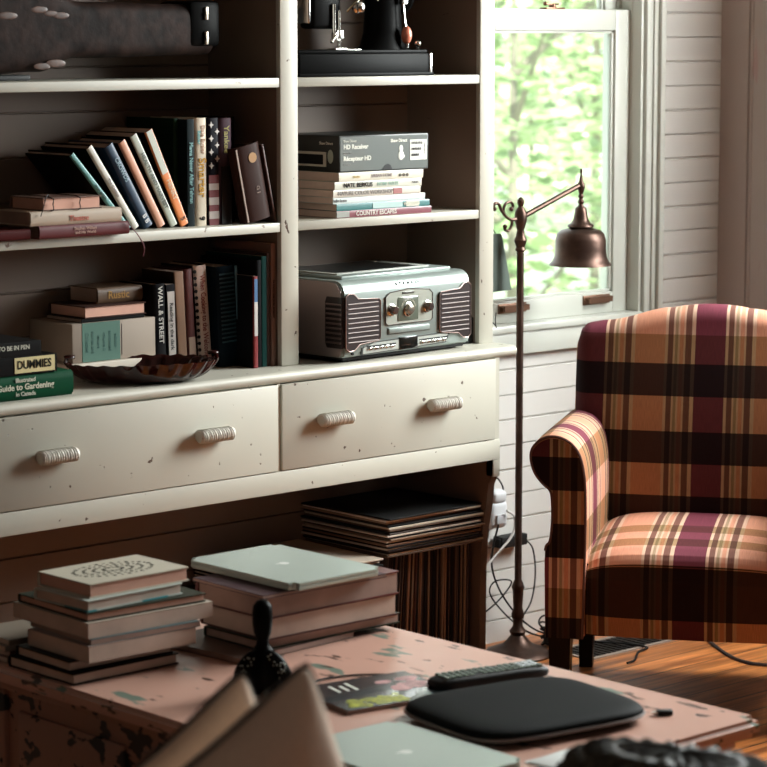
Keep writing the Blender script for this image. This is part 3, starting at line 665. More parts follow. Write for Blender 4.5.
m = MB(); m.box(0, .315, 0, .20, 0, .003, .0006); m.build('sleeve', F((.42, .44, .40), .5, .2), t)
m = MB(); m.box(.012, .29, .012, .188, .003, .0036); m.build('cover_print', F((.010, .012, .012), .3, .4), t, smooth=0)
# small black power device right of the radio
t = thing('power_adapter', 'small black adapter with a metal clip right of the radio', 'adapter', (4.385, 4.47, W), R(6))
m = MB(); m.box(0, .042, 0, .055, 0, .065, .004); m.build('body', BLACKM, t)
m = MB(); m.box(.006, .020, -.004, .002, .012, .085, .002); m.build('clip', CHROME, t)

# ------------------------------------------------------------ sewing machine
def sewing():
    t = thing('sewing_machine', 'black vintage sewing machine on its base on the top right shelf', 'sewing machine', (3.872, 4.475, 1.4953))
    m = MB(); m.box(0, .412, 0, .19, 0, .052, .004); m.box(-.003, .417, -.003, .193, 0, .008, .002); m.build('base', BLACK, t)
    m = MB(); m.box(.004, .408, .01, .18, .052, .060, .002); m.build('bed_plate', BLACK, t)
    m = MB(); m.box(.404, .4125, -.002, .004, .006, .052, .001); m.build('corner_strip', CHROME, t)
    m = MB()
    # pillar and arm: swept sections
    path = [(.255, .058, .075, .055), (.255, .10, .055, .048), (.255, .17, .050, .046), (.25, .225, .056, .046)]
    def sec(cx, cy, cz, rx, ry, axis):
        pts = []
        for k in range(20):
            a = 2*math.pi*k/20
            pts.append(Vector((cx+rx*math.cos(a), cy+ry*math.sin(a), cz)) if axis == 'z' else Vector((cx, cy+ry*math.cos(a), cz+rx*math.sin(a))))
        return pts
    b = bmesh.new()
    def skin(secs):
        rings = [[b.verts.new(p) for p in s_] for s_ in secs]
        for a, c in zip(rings, rings[1:]):
            for i in range(20): b.faces.new((a[i], a[(i+1) % 20], c[(i+1) % 20], c[i]))
        b.faces.new(rings[0]); b.faces.new(rings[-1])
    skin([sec(.342, .095, z_, rx, ry, 'z') for z_, rx, ry in ((.058, .078, .050), (.07, .062, .046), (.10, .050, .042), (.16, .046, .040), (.20, .050, .040), (.235, .055, .040), (.262, .045, .034))])
    skin([sec(x_, .095, z_, rz_, ry_, 'x') for x_, z_, rz_, ry_ in ((.388, .200, .030, .030), (.37, .212, .038, .036), (.30, .222, .034, .034), (.22, .226, .028, .028), (.16, .220, .032, .028), (.135, .215, .035, .028), (.118, .215, .030, .024))])
    bmesh.ops.recalc_face_normals(b, faces=b.faces[:]); m.merge(b)
    m.box(.100, .190, .070, .120, .108, .235, .010)   # head
    m.build('machine_body', BLACK, t, smooth=60)
    m = MB(); m.box(.092, .102, .076, .114, .120, .232, .004); m.build('face_plate', CHROME, t)
    m = MB(); m.cyl((.098, .066, .150), (.098, .066, .068), .0035, n=10); m.cyl((.082, .066, .165), (.082, .066, .100), .0045, n=10); m.box(.090, .106, .058, .074, .085, .105, .002); m.bm.transform(T(0.08, 0, 0)); m.build('needle_bar', CHROME, t)
    m = MB(); m.box(.076, .100, .060, .070, .082, .100, .002); m.prism([(.078, .064), (.108, .064), (.112, .061), (.074, .061)], .052, .082, 'Y'); m.cyl((.088, .060, .095), (.066, .055, .080), .003, n=8); m.ball((.066, .055, .080), .005); m.bm.transform(T(0.08, 0, 0)); m.build('presser_foot', CHROME, t)
    m = MB(); m.box(.065, .14, .035, .12, .060, .0615, .0005); m.bm.transform(T(0.08, 0, 0)); m.build('needle_plate', CHROME, t)
    m = MB(); m.lathe([(.014, 0), (.014, .005), (.009, .008), (.009, .016), (.012, .018), (.006, .022)], 20, T(.155, .058, .158) @ RX(90)); m.cyl((.155, .040, .158), (.155, .034, .158), .003); m.bm.transform(T(0.07, 0, 0)); m.build('tension_dial', CHROME, t)
    m = MB(); m.tube([(.118, .05, .148), (.130, .04, .165), (.150, .038, .178), (.185, .045, .182), (.215, .05, .176)], .003, n=8); m.bm.transform(T(0.07, 0, 0)); m.build('thread_guide', F((.5, .5, .4), .2, 0, 1), t)
    m = MB(); pr = [(.040, -.009), (.046, -.009), (.049, 0), (.046, .009), (.040, .009), (.038, 0), (.040, -.009)]
    m.lathe(pr, 36, T(.345, .095, .205) @ RY(90)); m.cyl((.325, .095, .205), (.358, .095, .205), .012)
    for k in range(4):
        a = k*math.pi/2+.4; m.cyl((.345, .095, .205), (.345, .095+.042*math.cos(a), .205+.042*math.sin(a)), .004, n=8)
    m.bm.transform(T(0.05, 0, -0.015)); m.build('hand_wheel', BLACK, t)
    m = MB(); m.cyl((.318, .045, .170), (.326, .042, .090), .0032, n=8)
    m.box(.312, .330, .040, .052, .165, .185, .002); m.bm.transform(T(0.043, 0, 0)); m.build('crank_arm', CHROME, t)
    m = MB(); m.ball((.3255, .040, .094), .013, (1, 1, 1.65), 20); m.bm.transform(T(0.043, 0, 0)); h = m.build('crank_knob', F((.62, .20, .12), .3, .5), t)
    m = MB(); m.cyl((.3265, .040, .064), (.3265, .040, .076), .0045, .006, n=12); m.bm.transform(T(0.043, 0, 0)); m.build('knob_tip', CHROME, t)
    m = MB(); m.cyl((.376, .03, .060), (.376, .03, .070), .004, n=10); m.ball((.376, .028, .074), .008, (1, 1, 1), 16); m.bm.transform(T(0.018, 0, 0)); m.build('bed_knob', CHROME, t)
    return t
sewing()
m = MB(); m.box(0, .10, 0, .035, 0, .15, .006); o = m.build('machine_case', M('black_case', (.012, .014, .014), .4)); o.location = (3.860, 4.67, 1.4955)
tag(o, 'flat black case standing behind the sewing machine', 'case')

# ------------------------------------------------------------ instrument case (top left)
t = thing('instrument_case', 'worn dark brown leather instrument case lying on the top left shelf', 'case', (2.60, 4.585, 1.4953))
def case_half(x):   # half width (vertical) and centre height along the case
    keys = [(0, .075), (.06, .105), (.25, .112), (.45, .108), (.61, .100), (.71, .060), (1.06, .056), (1.08, .046)]
    for (a, p), (b_, q) in zip(keys, keys[1:]):
        if a <= x <= b_:
            s = (x-a)/(b_-a); s = s*s*(3-2*s); return p+(q-p)*s
    return .045
m = MB()
def cfn(u, v):
    x = v*1.08; h = case_half(x); a = 2*math.pi*u; cz = .130 if x > .6 else .130
    cz = .118-.012*min(1, max(0, (x-.6)/.12))
    cc, ss = math.cos(a), math.sin(a)
    f = lambda q: math.copysign(abs(q)**.45, q)
    e = 1 if .012 < v < .988 else .86
    return Vector((x, f(cc)*.055*e, cz + f(ss)*h*e))
m.grid(cfn, 48, 70, True)
bmesh.ops.holes_fill(m.bm, edges=[e for e in m.bm.edges if e.is_boundary])
bmesh.ops.recalc_face_normals(m.bm, faces=m.bm.faces[:])
m.build('shell', LEATHER, t, smooth=50)
m = MB(); m.box(1.0, 1.086, -.059, .059, .068, .170, .012); m.build('black_end_cap', BLACK, t)
m = MB(); m.box(.0, .60, -.02, .03, -.0, .012, .003); m.build('foot_strip', BLACKM, t)
for z_ in (.088, .142):
    m = MB(); m.box(1.038, 1.046, -.064, -.058, z_-.014, z_+.014, .001); m.cyl((1.042, -.066, z_), (1.042, -.060, z_), .004, n=10); m.build('latch', F((.5, .45, .38), .3, 0, .9), t)
RUB = M('rubbed_leather', (.060, .022, .010), .5, var=.4, bscale=60)
for x_, z_, r_ in ((.60, .148, .012), (.63, .140, .010), (.655, .136, .012), (.52, .135, .014), (.64, .036, .014), (.605, .030, .012)):
    m = MB(); m.ball((x_, -.0548, z_), r_*1.2, (1.5, .08, .5), 12); m.build('rubbed_patch', RUB, t)
m = MB(); m.box(3.10-2.60, 3.32-2.60, .062, .10, 0, .058, .003); m.build('lining_board', F((.03, .035, .028), .6), t) if False else m.bm.free()

# ------------------------------------------------------------ bowl
t = thing('glass_bowl', 'dark red scalloped glass bowl at the front of the worktop', 'bowl', (3.408, 4.466, W), R(-27))
m = MB()
def bowl(u, v):
    a = 2*math.pi*u; rib = 1+.022*math.cos(a*26)*min(1, v*2.5)
    if v <= .5: s = v*2; r = (.45+.55*s**.5); z_ = .002+.044*s**1.7
    else: s = (1-v)*2; r = (.43+.55*s**.5)*.955; z_ = .006+.040*s**1.7
    z_ += .0015*math.cos(a*26)*max(0, (1-abs(v-.5)*4))
    return Vector((math.cos(a)*r*rib*.168, math.sin(a)*r*rib*.094, z_))
m.grid(bowl, 176, 26, True)
bmesh.ops.holes_fill(m.bm, edges=[e for e in m.bm.edges if e.is_boundary]); bmesh.ops.recalc_face_normals(m.bm, faces=m.bm.faces[:])
m.build('dish', GLASSRED, t, smooth=80)
for s in (-1, 1):
    m = MB(); m.tube([(s*.155, 0, .036), (s*.166, 0, .046), (s*.160, 0, .058), (s*.146, .0, .058)], .004, n=8); m.ball((s*.158, 0, .059), .009, (1.4, 1.2, .5), 16); m.build('handle', GLASSRED, t)

# ------------------------------------------------------------ hanging slab and cords by the worktop
m = MB(); m.prism([(-.045, 0), (.048, .002), (.013, .140), (.008, .147), (-.030, .150)], 0, .010, 'Y', bev=.001)
b = MB(); o = m.build('hanging_board', M('slate_green', (.06, .085, .07), .5)); b.bm.free()
o.location = (4.668, 4.628, .943); tag(o, 'dark grey green tapered board hanging beside the window frame', 'board')
m = MB(); m.tube([(4.665, 4.638, 1.092), (4.668, 4.66, 1.105), (4.672, 4.707, 1.11)], .0015, n=6); tag(m.build('wire_hook', BLACKM), 'thin dark wire hook holding the grey green board', 'hook')

# ------------------------------------------------------------ floor lamp
t = thing('floor_lamp', 'dark bronze floor lamp with bell shade and scroll arm by the window', 'lamp', (4.705, 4.588, 0))
m = MB(); m.lathe([(.085, 0), (.088, .006), (.080, .014), (.060, .022), (.040, .030), (.028, .042), (.018, .055), (.022, .065), (.013, .078), (.012, .10)], 40); m.build('base', BRONZE, t)
m = MB(); m.lathe([(.011, .095), (.016, .10), (.017, .11), (.012, .125), (.014, .17), (.017, .18), (.014, .19), (.0092, .20), (.0092, 1.045), (.014, 1.05), (.011, 1.058), (.014, 1.066), (.017, 1.075), (.012, 1.085), (.009, 1.10), (.012, 1.11), (.016, 1.125), (.015, 1.145), (.010, 1.155), (.006, 1.160), (.009, 1.168), (.009, 1.176), (.004, 1.182), (.001, 1.184)], 24); m.build('pole', BRONZE, t)
m = MB(); m.cyl((.006, 0, 1.133), (.212, 0, 1.203), .0068, n=14); m.build('arm', BRONZE, t)
m = MB()
m.tube([(-.008, 0, 1.132), (-.03, 0, 1.128), (-.050, 0, 1.135), (-.068, 0, 1.152), (-.078, 0, 1.168), (-.090, 0, 1.172), (-.097, 0, 1.165), (-.094, 0, 1.158)], .0042, n=8)
m.tube([(-.052, 0, 1.136), (-.062, 0, 1.150), (-.056, 0, 1.168), (-.038, 0, 1.173), (-.028, 0, 1.163), (-.034, 0, 1.155)], .0038, n=8)
m.tube([(-.030, 0, 1.128), (-.034, 0, 1.112), (-.044, 0, 1.101), (-.056, 0, 1.104), (-.056, 0, 1.112)], .0038, n=8)
for p in ((-.094, 0, 1.158), (-.034, 0, 1.155), (-.056, 0, 1.112)): m.ball(p, .006)
m.build('scroll', BRONZE, t)
LX = .222
m = MB(); m.lathe([(.001, 1.248), (.003, 1.246), (.0035, 1.238), (.002, 1.234), (.004, 1.226), (.006, 1.215), (.010, 1.208), (.011, 1.200), (.008, 1.190), (.005, 1.182), (.008, 1.176), (.005, 1.170), (.009, 1.162), (.006, 1.155), (.010, 1.148), (.007, 1.140), (.009, 1.133)], 20, T(LX, 0, 0)); m.build('finial', BRONZE, t)
m = MB(); outer = [(.010, 1.134), (.0155, 1.130), (.0175, 1.118), (.021, 1.100), (.027, 1.088), (.036, 1.083), (.037, 1.078), (.031, 1.074), (.055, 1.068), (.066, 1.058), (.071, 1.040), (.0715, 1.015), (.073, .995), (.079, .981), (.086, .974), (.087, .970)]
inner = [(.084, .970), (.076, .979), (.070, .994), (.069, 1.015), (.068, 1.038), (.063, 1.054), (.05, 1.062), (.02, 1.066), (.010, 1.134)]
m.lathe([(r*.93, .998+(z_-.970)*.927) for r, z_ in outer+inner], 48, T(LX, 0, 0)); m.build('lamp_shade', BRONZE, t, smooth=50)
m = MB(); m.cyl((LX, 0, 1.088), (LX, 0, 1.062), .012); m.build('socket', BRONZE, t)
m = MB(); m.ball((LX, 0, 1.036), .024, (1, 1, 1.15), 20); m.build('bulb', F((.6, .6, .55), .3), t)

# ------------------------------------------------------------ records
cols = [(.03, .02, .018), (.14, .09, .06), (.30, .20, .13), (.012, .012, .014), (.60, .50, .40), (.02, .02, .02), (.28, .16, .10), (.10, .04, .03), (.07, .05, .045), (.72, .62, .52)]
rr = random.Random(3)
def sleeve_mesh(name): 
    m = MB(); m.box(0, .0042, 0, .312, 0, .312, .0007, seg=1); return m
base_me = {}
def rec(label, group, mat, ci, w_=1.0):
    if ci not in base_me:
        o = sleeve_mesh('record_sleeve').build('record_sleeve', F(cols[ci], .55), smooth=0); base_me[ci] = o.data; bpy.data.objects.remove(o)
    o = bpy.data.objects.new('record_sleeve', base_me[ci]); C.objects.link(o); o.matrix_world = mat
    tag(o, label, 'record', group); return o
x = 4.076
for k in range(58):
    ln = 1.0+4.5*max(0, (1-k/30)); ln = min(ln, 5.5)
    rec('thin worn record sleeve in the upright row at the bottom right of the cabinet', 'upright record sleeves under the drawers',
        T(x+math.sin(R(ln))*.0+.0, 4.432+rr.uniform(0, .006), .0505) @ RY(ln) @ T(0, 0, 0), rr.choice([0, 1, 2, 3, 5, 5, 6, 7, 8, 0, 5]))
    x += .0052 if k > 0 else .005
xend = x
z = .3685; pat = [1, 4, 5, 0, 9, 3, 6, 5, 4, 2, 5, 9, 8, 5, 1, 4, 5, 0, 2, 9, 5, 4, 3]
k = 0
while z < .455:
    ox = rr.uniform(-.006, .006) if k else 0
    rec('record sleeve in the flat stack lying on top of the upright ones', 'flat record sleeves on the right stack',
        T(4.083+ox, 4.408+rr.uniform(-.004, .006)+0, z) @ RZ(rr.uniform(-1.0, 1.0)) @ T(.312, 0, 0) @ RY(-90), pat[k % len(pat)])
    z += .0045; k += 1
o = rec('record sleeve on top of the flat record stack, darkened for the shade there', None, T(4.083, 4.402, z) @ RZ(1.5) @ T(.312, 0, 0) @ RY(-90), 5)  # near-black colour stands in for the darkness over the stack top
# a lower stack at left on a crate
m = MB(); m.box(3.62, 3.96, 4.40, 4.69, .0505, .30, .004)
t = thing('record_crate', 'dark wooden crate under the lower record stack, left of the upright row', 'crate', (3.695, 4.44, .0503))
m.bm.free(); m = MB(); m.box(0, .36, 0, .012, 0, .26, .001); m.box(0, .012, .012, .265, 0, .26, .001); m.box(.348, .36, .012, .265, 0, .26, .001); m.box(0, .36, .255, .267, 0, .26, .001); m.box(.012, .348, .012, .255, 0, .01); m.box(.012, .348, .012, .255, .245, .258); m.build('crate_body', F((.05, .03, .022), .6), t)
z = .3115; k = 0
while z < .372:
    rec('record sleeve in the lower stack left of the tall record stack', 'flat record sleeves on the left stack',
        T(3.738+rr.uniform(-.008, .006), 4.395+rr.uniform(-.004, .004), z) @ RZ(rr.uniform(-1.5, 1.5)) @ T(.312, 0, 0) @ RY(-90), [4, 5, 9, 1, 4, 3, 9, 5, 4][k % 9])
    z += .0046; k += 1
m = MB(); m.lathe([(.001, 0), (.055, 0), (.060, .003), (.061, .005), (.001, .008)], 30); o = m.build('record_label_disc', F((.35, .28, .22), .5)); o.location = (3.85, 4.60, z+.0005)
tag(o, 'pale round tin lid lying on the lower record stack', 'lid')

# ------------------------------------------------------------ cords and adapters on the wall
def cord(label, pts, r=.0022, mat=BLACKM, name='cable'):
    m = MB(); m.tube(pts, r, n=8, smooth=8); return tag(m.build(name, mat), label, 'cord')
Yc = 4.700
t = thing('wall_adapter', 'white rounded plug adapter on the wall behind the lamp', 'adapter', (4.735, 4.68, .345))
m = MB(); m.box(-.034, .03, 0, .045, -.03, .045, .016, seg=4); m.box(-.028, .022, .004, .04, .035, .070, .012, RX(8), seg=3); m.build('body', F((.62, .63, .65), .4), t)
m = MB(); m.box(-.02, .012, -.006, .0, -.015, .010, .003); m.build('plug_face', F((.5, .5, .52), .4), t)
t = thing('black_adapter', 'black box adapter on the wall just right of the lamp pole', 'adapter', (4.795, 4.69, .27))
m = MB(); m.box(-.045, .05, 0, .035, -.012, .018, .003); m.build('body', BLACKM, t)
m = MB(); m.box(-.05, -.043, .005, .03, -.008, .014, .002); m.build('strain_relief', BLACKM, t)
cord('black cord looping out beside the cabinet end under the worktop', [(4.55, 4.66, .475), (4.70, 4.69, .462), (4.755, 4.70, .43), (4.762, 4.70, .392), (4.735, 4.70, .376), (4.68, 4.69, .395), (4.58, 4.66, .44)], .0022)
cord('black cord from the white adapter down to the floor tangle', [(4.72, 4.675, .33), (4.70, 4.68, .24), (4.735, 4.69, .16), (4.80, 4.69, .08), (4.86, 4.68, .03), (4.90, 4.65, .01)], .0026)
cord('white cord draped between the adapters and cabinet', [(4.64, 4.66, .21), (4.69, 4.66, .25), (4.75, 4.655, .30), (4.765, 4.66, .345), (4.74, 4.665, .365)], .0032, F((.6, .58, .56), .5))
cord('black cord dropping from the black adapter in a long curve', [(4.845, 4.70, .27), (4.875, 4.70, .24), (4.885, 4.70, .17), (4.87, 4.70, .10), (4.83, 4.70, .05), (4.85, 4.69, .02), (4.89, 4.66, .006)], .0022)
cord('black cord crossing low behind the lamp pole toward the armchair', [(4.66, 4.68, .095), (4.74, 4.69, .125), (4.79, 4.695, .165), (4.73, 4.695, .175), (4.71, 4.695, .145), (4.76, 4.69, .085), (4.83, 4.68, .03), (4.88, 4.64, .006)], .0022)
cord('thin black antenna wire curling above the worktop corner', [(4.43, 4.50, .885), (4.455, 4.50, .905), (4.485, 4.49, .905), (4.51, 4.48, .88)], .0013, name='antenna_wire')
cord('short thin wire standing up at the worktop corner', [(4.50, 4.47, .915), (4.498, 4.47, .895), (4.502, 4.47, .876)], .0011, name='wire_end')
cord('black cord lying on the floor beside the chair legs', [(4.93, 4.62, .008), (4.94, 4.53, .009), (4.98, 4.47, .008), (5.0, 4.405, .006), (4.95, 4.39, .004), (4.88, 4.34, .004), (4.84, 4.33, .004)], .003)
cord('dark grey cord curving over the floorboards at the right', [(5.26, 4.44, .004), (5.19, 4.36, .004), (5.10, 4.22, .004), (5.07, 4.13, .004), (5.10, 4.05, .004), (5.2, 3.92, .004), (5.3, 3.84, .004)], .0045, F((.06, .05, .05), .5))
t = thing('power_strip', 'round tangle of black adapter and cord on the floor by the lamp base', 'adapter', (4.865, 4.60, 0))
m = MB(); m.box(-.03, .03, -.025, .025, 0, .05, .008); m.build('body', BLACKM, t)
m = MB()
for k in range(5): m.tube([(.045*math.cos(a)*(1+.1*k), .035*math.sin(a)*(1-.05*k), .012+.014*k+.01*math.sin(a*2+k)) for a in [j*.7 for j in range(10)]], .0026, n=6, smooth=4)
m.build('coiled_cord', BLACKM, t)
# floor vent
t = thing('floor_vent', 'dark slotted floor vent in a pale frame under the armchair', 'vent', (4.80, 4.42, 0))
m = MB(); m.box(0, .36, 0, .012, 0, .004); m.box(0, .36, .128, .14, 0, .004); m.box(0, .012, .012, .128, 0, .004); m.box(.348, .36, .012, .128, 0, .004); m.build('frame', F((.30, .24, .2), .5), t)
m = MB(); m.box(.012, .348, .012, .128, 0, .0012)
for k in range(17): m.box(.018+k*.0195, .018+k*.0195+.011, .016, .124, .001, .0035)
m.build('slats', F((.015, .013, .012), .4), t)

# ------------------------------------------------------------ armchair
def armchair():
    t = thing('armchair', 'plaid wool armchair with rolled arms and dark legs in the corner', 'armchair', (4.49, 3.831, 0), math.atan2(.647, .763)-math.pi/2-R(5))
    # local: x right (image), y back, z up
    HW = .335
    # backrest --------------------------------------------------
    def top(x):   # camelback outline
        a = abs(x)/HW
        if a < .28: z_ = .930-.010*(a/.28)**2
        elif a < .80: s = (a-.28)/.52; z_ = .920-.035*(s*s*(3-2*s))
        else: s = (a-.80)/.20; z_ = .885-.012*s
        if a > .90: s = (a-.90)/.10; z_ -= .045*(1-math.sqrt(max(0, 1-s*s)))
        return z_
    def backpt(u, v):   # v runs bottom-front -> up over the crest -> down the rear
        x = (-1+2*u)*HW; zt = top(x); zb = .30
        bulge = .030*(1-abs(2*u-1)**4)
        rec_ = lambda z_: .420+(z_-.40)*.16
        if v < .55:
            s = v/.55; z_ = zb+(zt-.045-zb)*s; y_ = rec_(z_)-bulge*math.sin(math.pi*min(1, s*1.0))*.9
        elif v < .75:
            a = (v-.55)/.20*math.pi; z_ = zt-.045+.045*math.sin(a); y_ = rec_(zt-.045)+.055-.055*math.cos(a)
        else:
            s = (v-.75)/.25; z_ = zt-.045+(.20-zt+.045)*s; y_ = rec_(z_)+.11
        edge = max(0, abs(2*u-1)-.90)/.10
        y_m = rec_(z_)+.055; y_ = y_m+(y_-y_m)*math.sqrt(max(.12, 1-edge*edge*.88))
        return Vector((x, y_, z_))
    m = MB(); m.grid(backpt, 60, 70)
    # close sides and bottom
    bmesh.ops.holes_fill(m.bm, edges=[e for e in m.bm.edges if e.is_boundary]); bmesh.ops.recalc_face_normals(m.bm, faces=m.bm.faces[:])
    m.build('backrest', PLAID, t, smooth=70, uv=lambda p, n: (p.x, min(p.z, .9285) if abs(n.y) > .4 or n.z > .2 else min(p.z, .9285)))
    # seat ---------------------------------------------------------
    sp = [(.012, .205), (.004, .25), (.002, .30), (.000, .340), (.006, .366), (.022, .384), (.05, .394), (.12, .404), (.22, .412), (.33, .416), (.42, .412), (.45, .40)]
    fine = []
    for a, b_ in zip(sp, sp[1:]):
        for k in range(10): fine.append((a[0]+(b_[0]-a[0])*k/10, a[1]+(b_[1]-a[1])*k/10))
    sp = fine+[sp[-1]]
    arc = [0]
    for a, b_ in zip(sp, sp[1:]): arc.append(arc[-1]+math.hypot(b_[0]-a[0], b_[1]-a[1]))
    m = MB(); b = bmesh.new(); lay = b.loops.layers.uv.new('UVMap')
    nx = 40; G = []
    for i in range(nx+1):
        x = -.25+.50*i/nx; a = abs(x)/.25; dome = (1-a**3.0)
        col = []
        for k, (y_, z_) in enumerate(sp):
            zz = z_+(.018*dome-.022*(a**8))*min(1, max(0, (k-30)/14)); yy = y_ + .02*a**6*min(1, max(0, (65-k)/20)) - .008*(1-a*a)*min(1, max(0, (70-k)/20))
            col.append((b.verts.new((x, yy, zz)), x, arc[k]))
        G.append(col)
    for i in range(nx):
        for k in range(len(sp)-1):
            q = [G[i][k], G[i+1][k], G[i+1][k+1], G[i][k+1]]
            f = b.faces.new([v[0] for v in q])
            for l, v in zip(f.loops, q): l[lay].uv = (v[1], v[2])
    me_uv = b
    me = bpy.data.meshes.new('seat'); b.to_mesh(me); b.free(); me.materials.append(PLAID)
    # seat rows: arc .. remap v so the dark row sits on the front face
    uvl = me.uv_layers['UVMap'].data
    for d in uvl:
        a = d.uv[1]
        # front 0..~.05 tan, .05-.165 dark, then light, mid, light ...
        ks = [(0, .50), (.050, .545), (.0505, .56), (.162, .625), (.163, .87), (.235, .925), (.236, .80), (.285, .85), (.286, .87), (.345, .925), (.346, .79), (.40, .85), (.401, .87), (.70, .925)]
        v = ks[-1][1]
        for (p, q), (r_, s_) in zip(ks, ks[1:]):
            if p <= a <= r_: v = q+(s_-q)*(a-p)/(r_-p); break
        d.uv[1] = v
    for p in me.polygons: p.use_smooth = True
    o = bpy.data.objects.new('seat', me); C.objects.link(o); o.parent = t
    m = MB(); m.box(-.25, .25, .03, .56, .20, .37); m.build('seat_frame', F((.02, .012, .01), .8), t, smooth=0)
    # arms -----------------------------------------------------------
    ol = [(-.331, .200), (-.333, .30), (-.333, .405), (-.322, .428), (-.317, .47), (-.317, .52), (-.322, .548), (-.340, .565), (-.358, .588), (-.368, .618), (-.366, .645), (-.350, .665), (-.325, .676), (-.298, .674), (-.272, .660), (-.254, .635), (-.244, .600), (-.239, .55), (-.238, .45), (-.240, .35), (-.243, .200)]
    # smooth outline
    def cat(P):
        Q = []; n = len(P)
        for i in range(n-1):
            a, b1, c, d = P[max(i-1, 0)], P[i], P[i+1], P[min(i+2, n-1)]
            for k in range(4):
                s = k/4; Q.append(tuple(.5*((2*b1[j])+(c[j]-a[j])*s+(2*a[j]-5*b1[j]+4*c[j]-d[j])*s*s+(-a[j]+3*b1[j]-3*c[j]+d[j])*s**3) for j in (0, 1)))
        return Q+[P[-1]]
    O = cat(ol)
    L = [0]
    for a, b_ in zip(O, O[1:]): L.append(L[-1]+math.hypot(b_[0]-a[0], b_[1]-a[1]))
    for sgn in (-1, 1):
        m = MB(); b = bmesh.new(); lay = b.loops.layers.uv.new('UVMap')
        ys = [0.0, .006, .02, .10, .2, .3, .4, .5, .56]; rings = []
        cx, cz = -.29, .45
        for j, y_ in enumerate(ys):
            sc = .965 if j == 0 else 1.0
            lift = 0 if y_ < .1 else -.012*(y_-.1)/.46
            rings.append([b.verts.new(((-sgn)*(cx+(p[0]-cx)*sc), y_-.012, (cz+(p[1]-cz)*(sc if p[1] > .3 else 1)+(lift if p[1] > .5 else 0)))) for p in O])
        nO = len(O)
        for j in range(len(ys)-1):
            for i in range(nO-1):
                f = b.faces.new((rings[j][i], rings[j][i+1], rings[j+1][i+1], rings[j+1][i]))
                row = .90 if int((L[i]+.03)/.078) % 2 else .83
                for l, (jj, ii) in zip(f.loops, ((j, i), (j, i+1), (j+1, i+1), (j+1, i))): l[lay].uv = (ys[jj]*1.0+.13, row)
        f = b.faces.new(rings[0])
        for l in f.loops: l[lay].uv = (l.vert.co.x+.36, l.vert.co.z*1.0+.0)
        f = b.faces.new(rings[-1][::-1])
        for l in f.loops: l[lay].uv = (l.vert.co.x, l.vert.co.z)
        f = b.faces.new([r_[0] for r_ in rings]+[r_[-1] for r_ in rings][::-1])
        bmesh.ops.recalc_face_normals(b, faces=b.faces[:])
        me = bpy.data.meshes.new('arm'); b.to_mesh(me); b.free(); me.materials.append(PLAID)
        for p in me.polygons: p.use_smooth = True
        me.set_sharp_from_angle(angle=R(45))
        o = bpy.data.objects.new('arm', me); C.objects.link(o); o.parent = t
        m.bm.free(); m = MB(); m.tube([((-sgn)*(cx+(p[0]-cx)*.985), -.011, cz+(p[1]-cz)*(.985 if p[1] > .3 else 1)) for p in O[8:]], .0032, n=6, smooth=1); m.build('piping', F((.10, .045, .035), .8), o)
    # legs --------------------------------------------------------------
    for x, y_, s_ in ((-.300, .035, .026), (.300, .035, .026), (-.305, .540, .021), (.305, .540, .021)):
        m = MB(); b = bmesh.new(); s2 = s_*.78
        bmesh.ops.create_cone(b, cap_ends=True, segments=4, radius1=s2*1.414, radius2=s_*1.414, depth=.206, matrix=T(x, y_, .103) @ RZ(45)); m.merge(b)
        m.build('leg', F((.012, .007, .006), .35), t, smooth=0)
    return t
armchair()

# ------------------------------------------------------------ coffee table
TX0, TX1, TY0, TY1 = 2.622, 3.378, 2.705, 4.02
t = thing('coffee_table', 'low coffee table in chipped pink paint with green patches showing', 'table', ((TX0+TX1)/2, (TY0+TY1)/2, 0))
hx, hy = (TX1-TX0)/2, (TY1-TY0)/2
m = MB(); b = bmesh.new()
bmesh.ops.create_cube(b, size=1, matrix=T(0, 0, .4345) @ Matrix.Diagonal((2*hx, 2*hy, .030, 1)))
bmesh.ops.bevel(b, geom=[e for e in b.edges if abs(e.verts[0].co.z-e.verts[1].co.z) > .01], offset=.018, segments=4, affect='EDGES')
bmesh.ops.bevel(b, geom=[e for e in b.edges if abs(e.verts[0].co.z-e.verts[1].co.z) < .001 and len(e.link_faces) == 2 and e.calc_face_angle(0) > 1], offset=.009, segments=3, affect='EDGES')
m.merge(b); m.build('tabletop', TABLEP, t)
ix, iy = hx-.040, hy-.040
m = MB(); m.box(-ix+.01, ix-.01, -iy+.01, iy-.01, .10, .4193)
m.box(-ix-.004, ix+.004, -iy-.004, iy+.004, .395, .4193, .004)
for sx_ in (-1, 1):                                   # raised panels on the long sides
    for k in range(3):
        y0 = -iy+.07+k*(2*iy-.12)/3; y1 = y0+(2*iy-.12)/3-.05
        xa, xb = sorted((sx_*(ix-.012), sx_*(ix-.002))); m.box(xa, xb, y0, y1, .15, .36, .004)
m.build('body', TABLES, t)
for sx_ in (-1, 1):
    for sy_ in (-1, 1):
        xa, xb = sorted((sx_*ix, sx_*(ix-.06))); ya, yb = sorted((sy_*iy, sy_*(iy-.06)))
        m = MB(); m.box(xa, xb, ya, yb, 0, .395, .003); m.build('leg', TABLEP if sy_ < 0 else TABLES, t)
m = MB(); m.box(-ix+.06, ix-.06, -iy+.004, -iy+.012, .12, .395); m.build('end_panel', TABLEP, t)
ZT = .4497
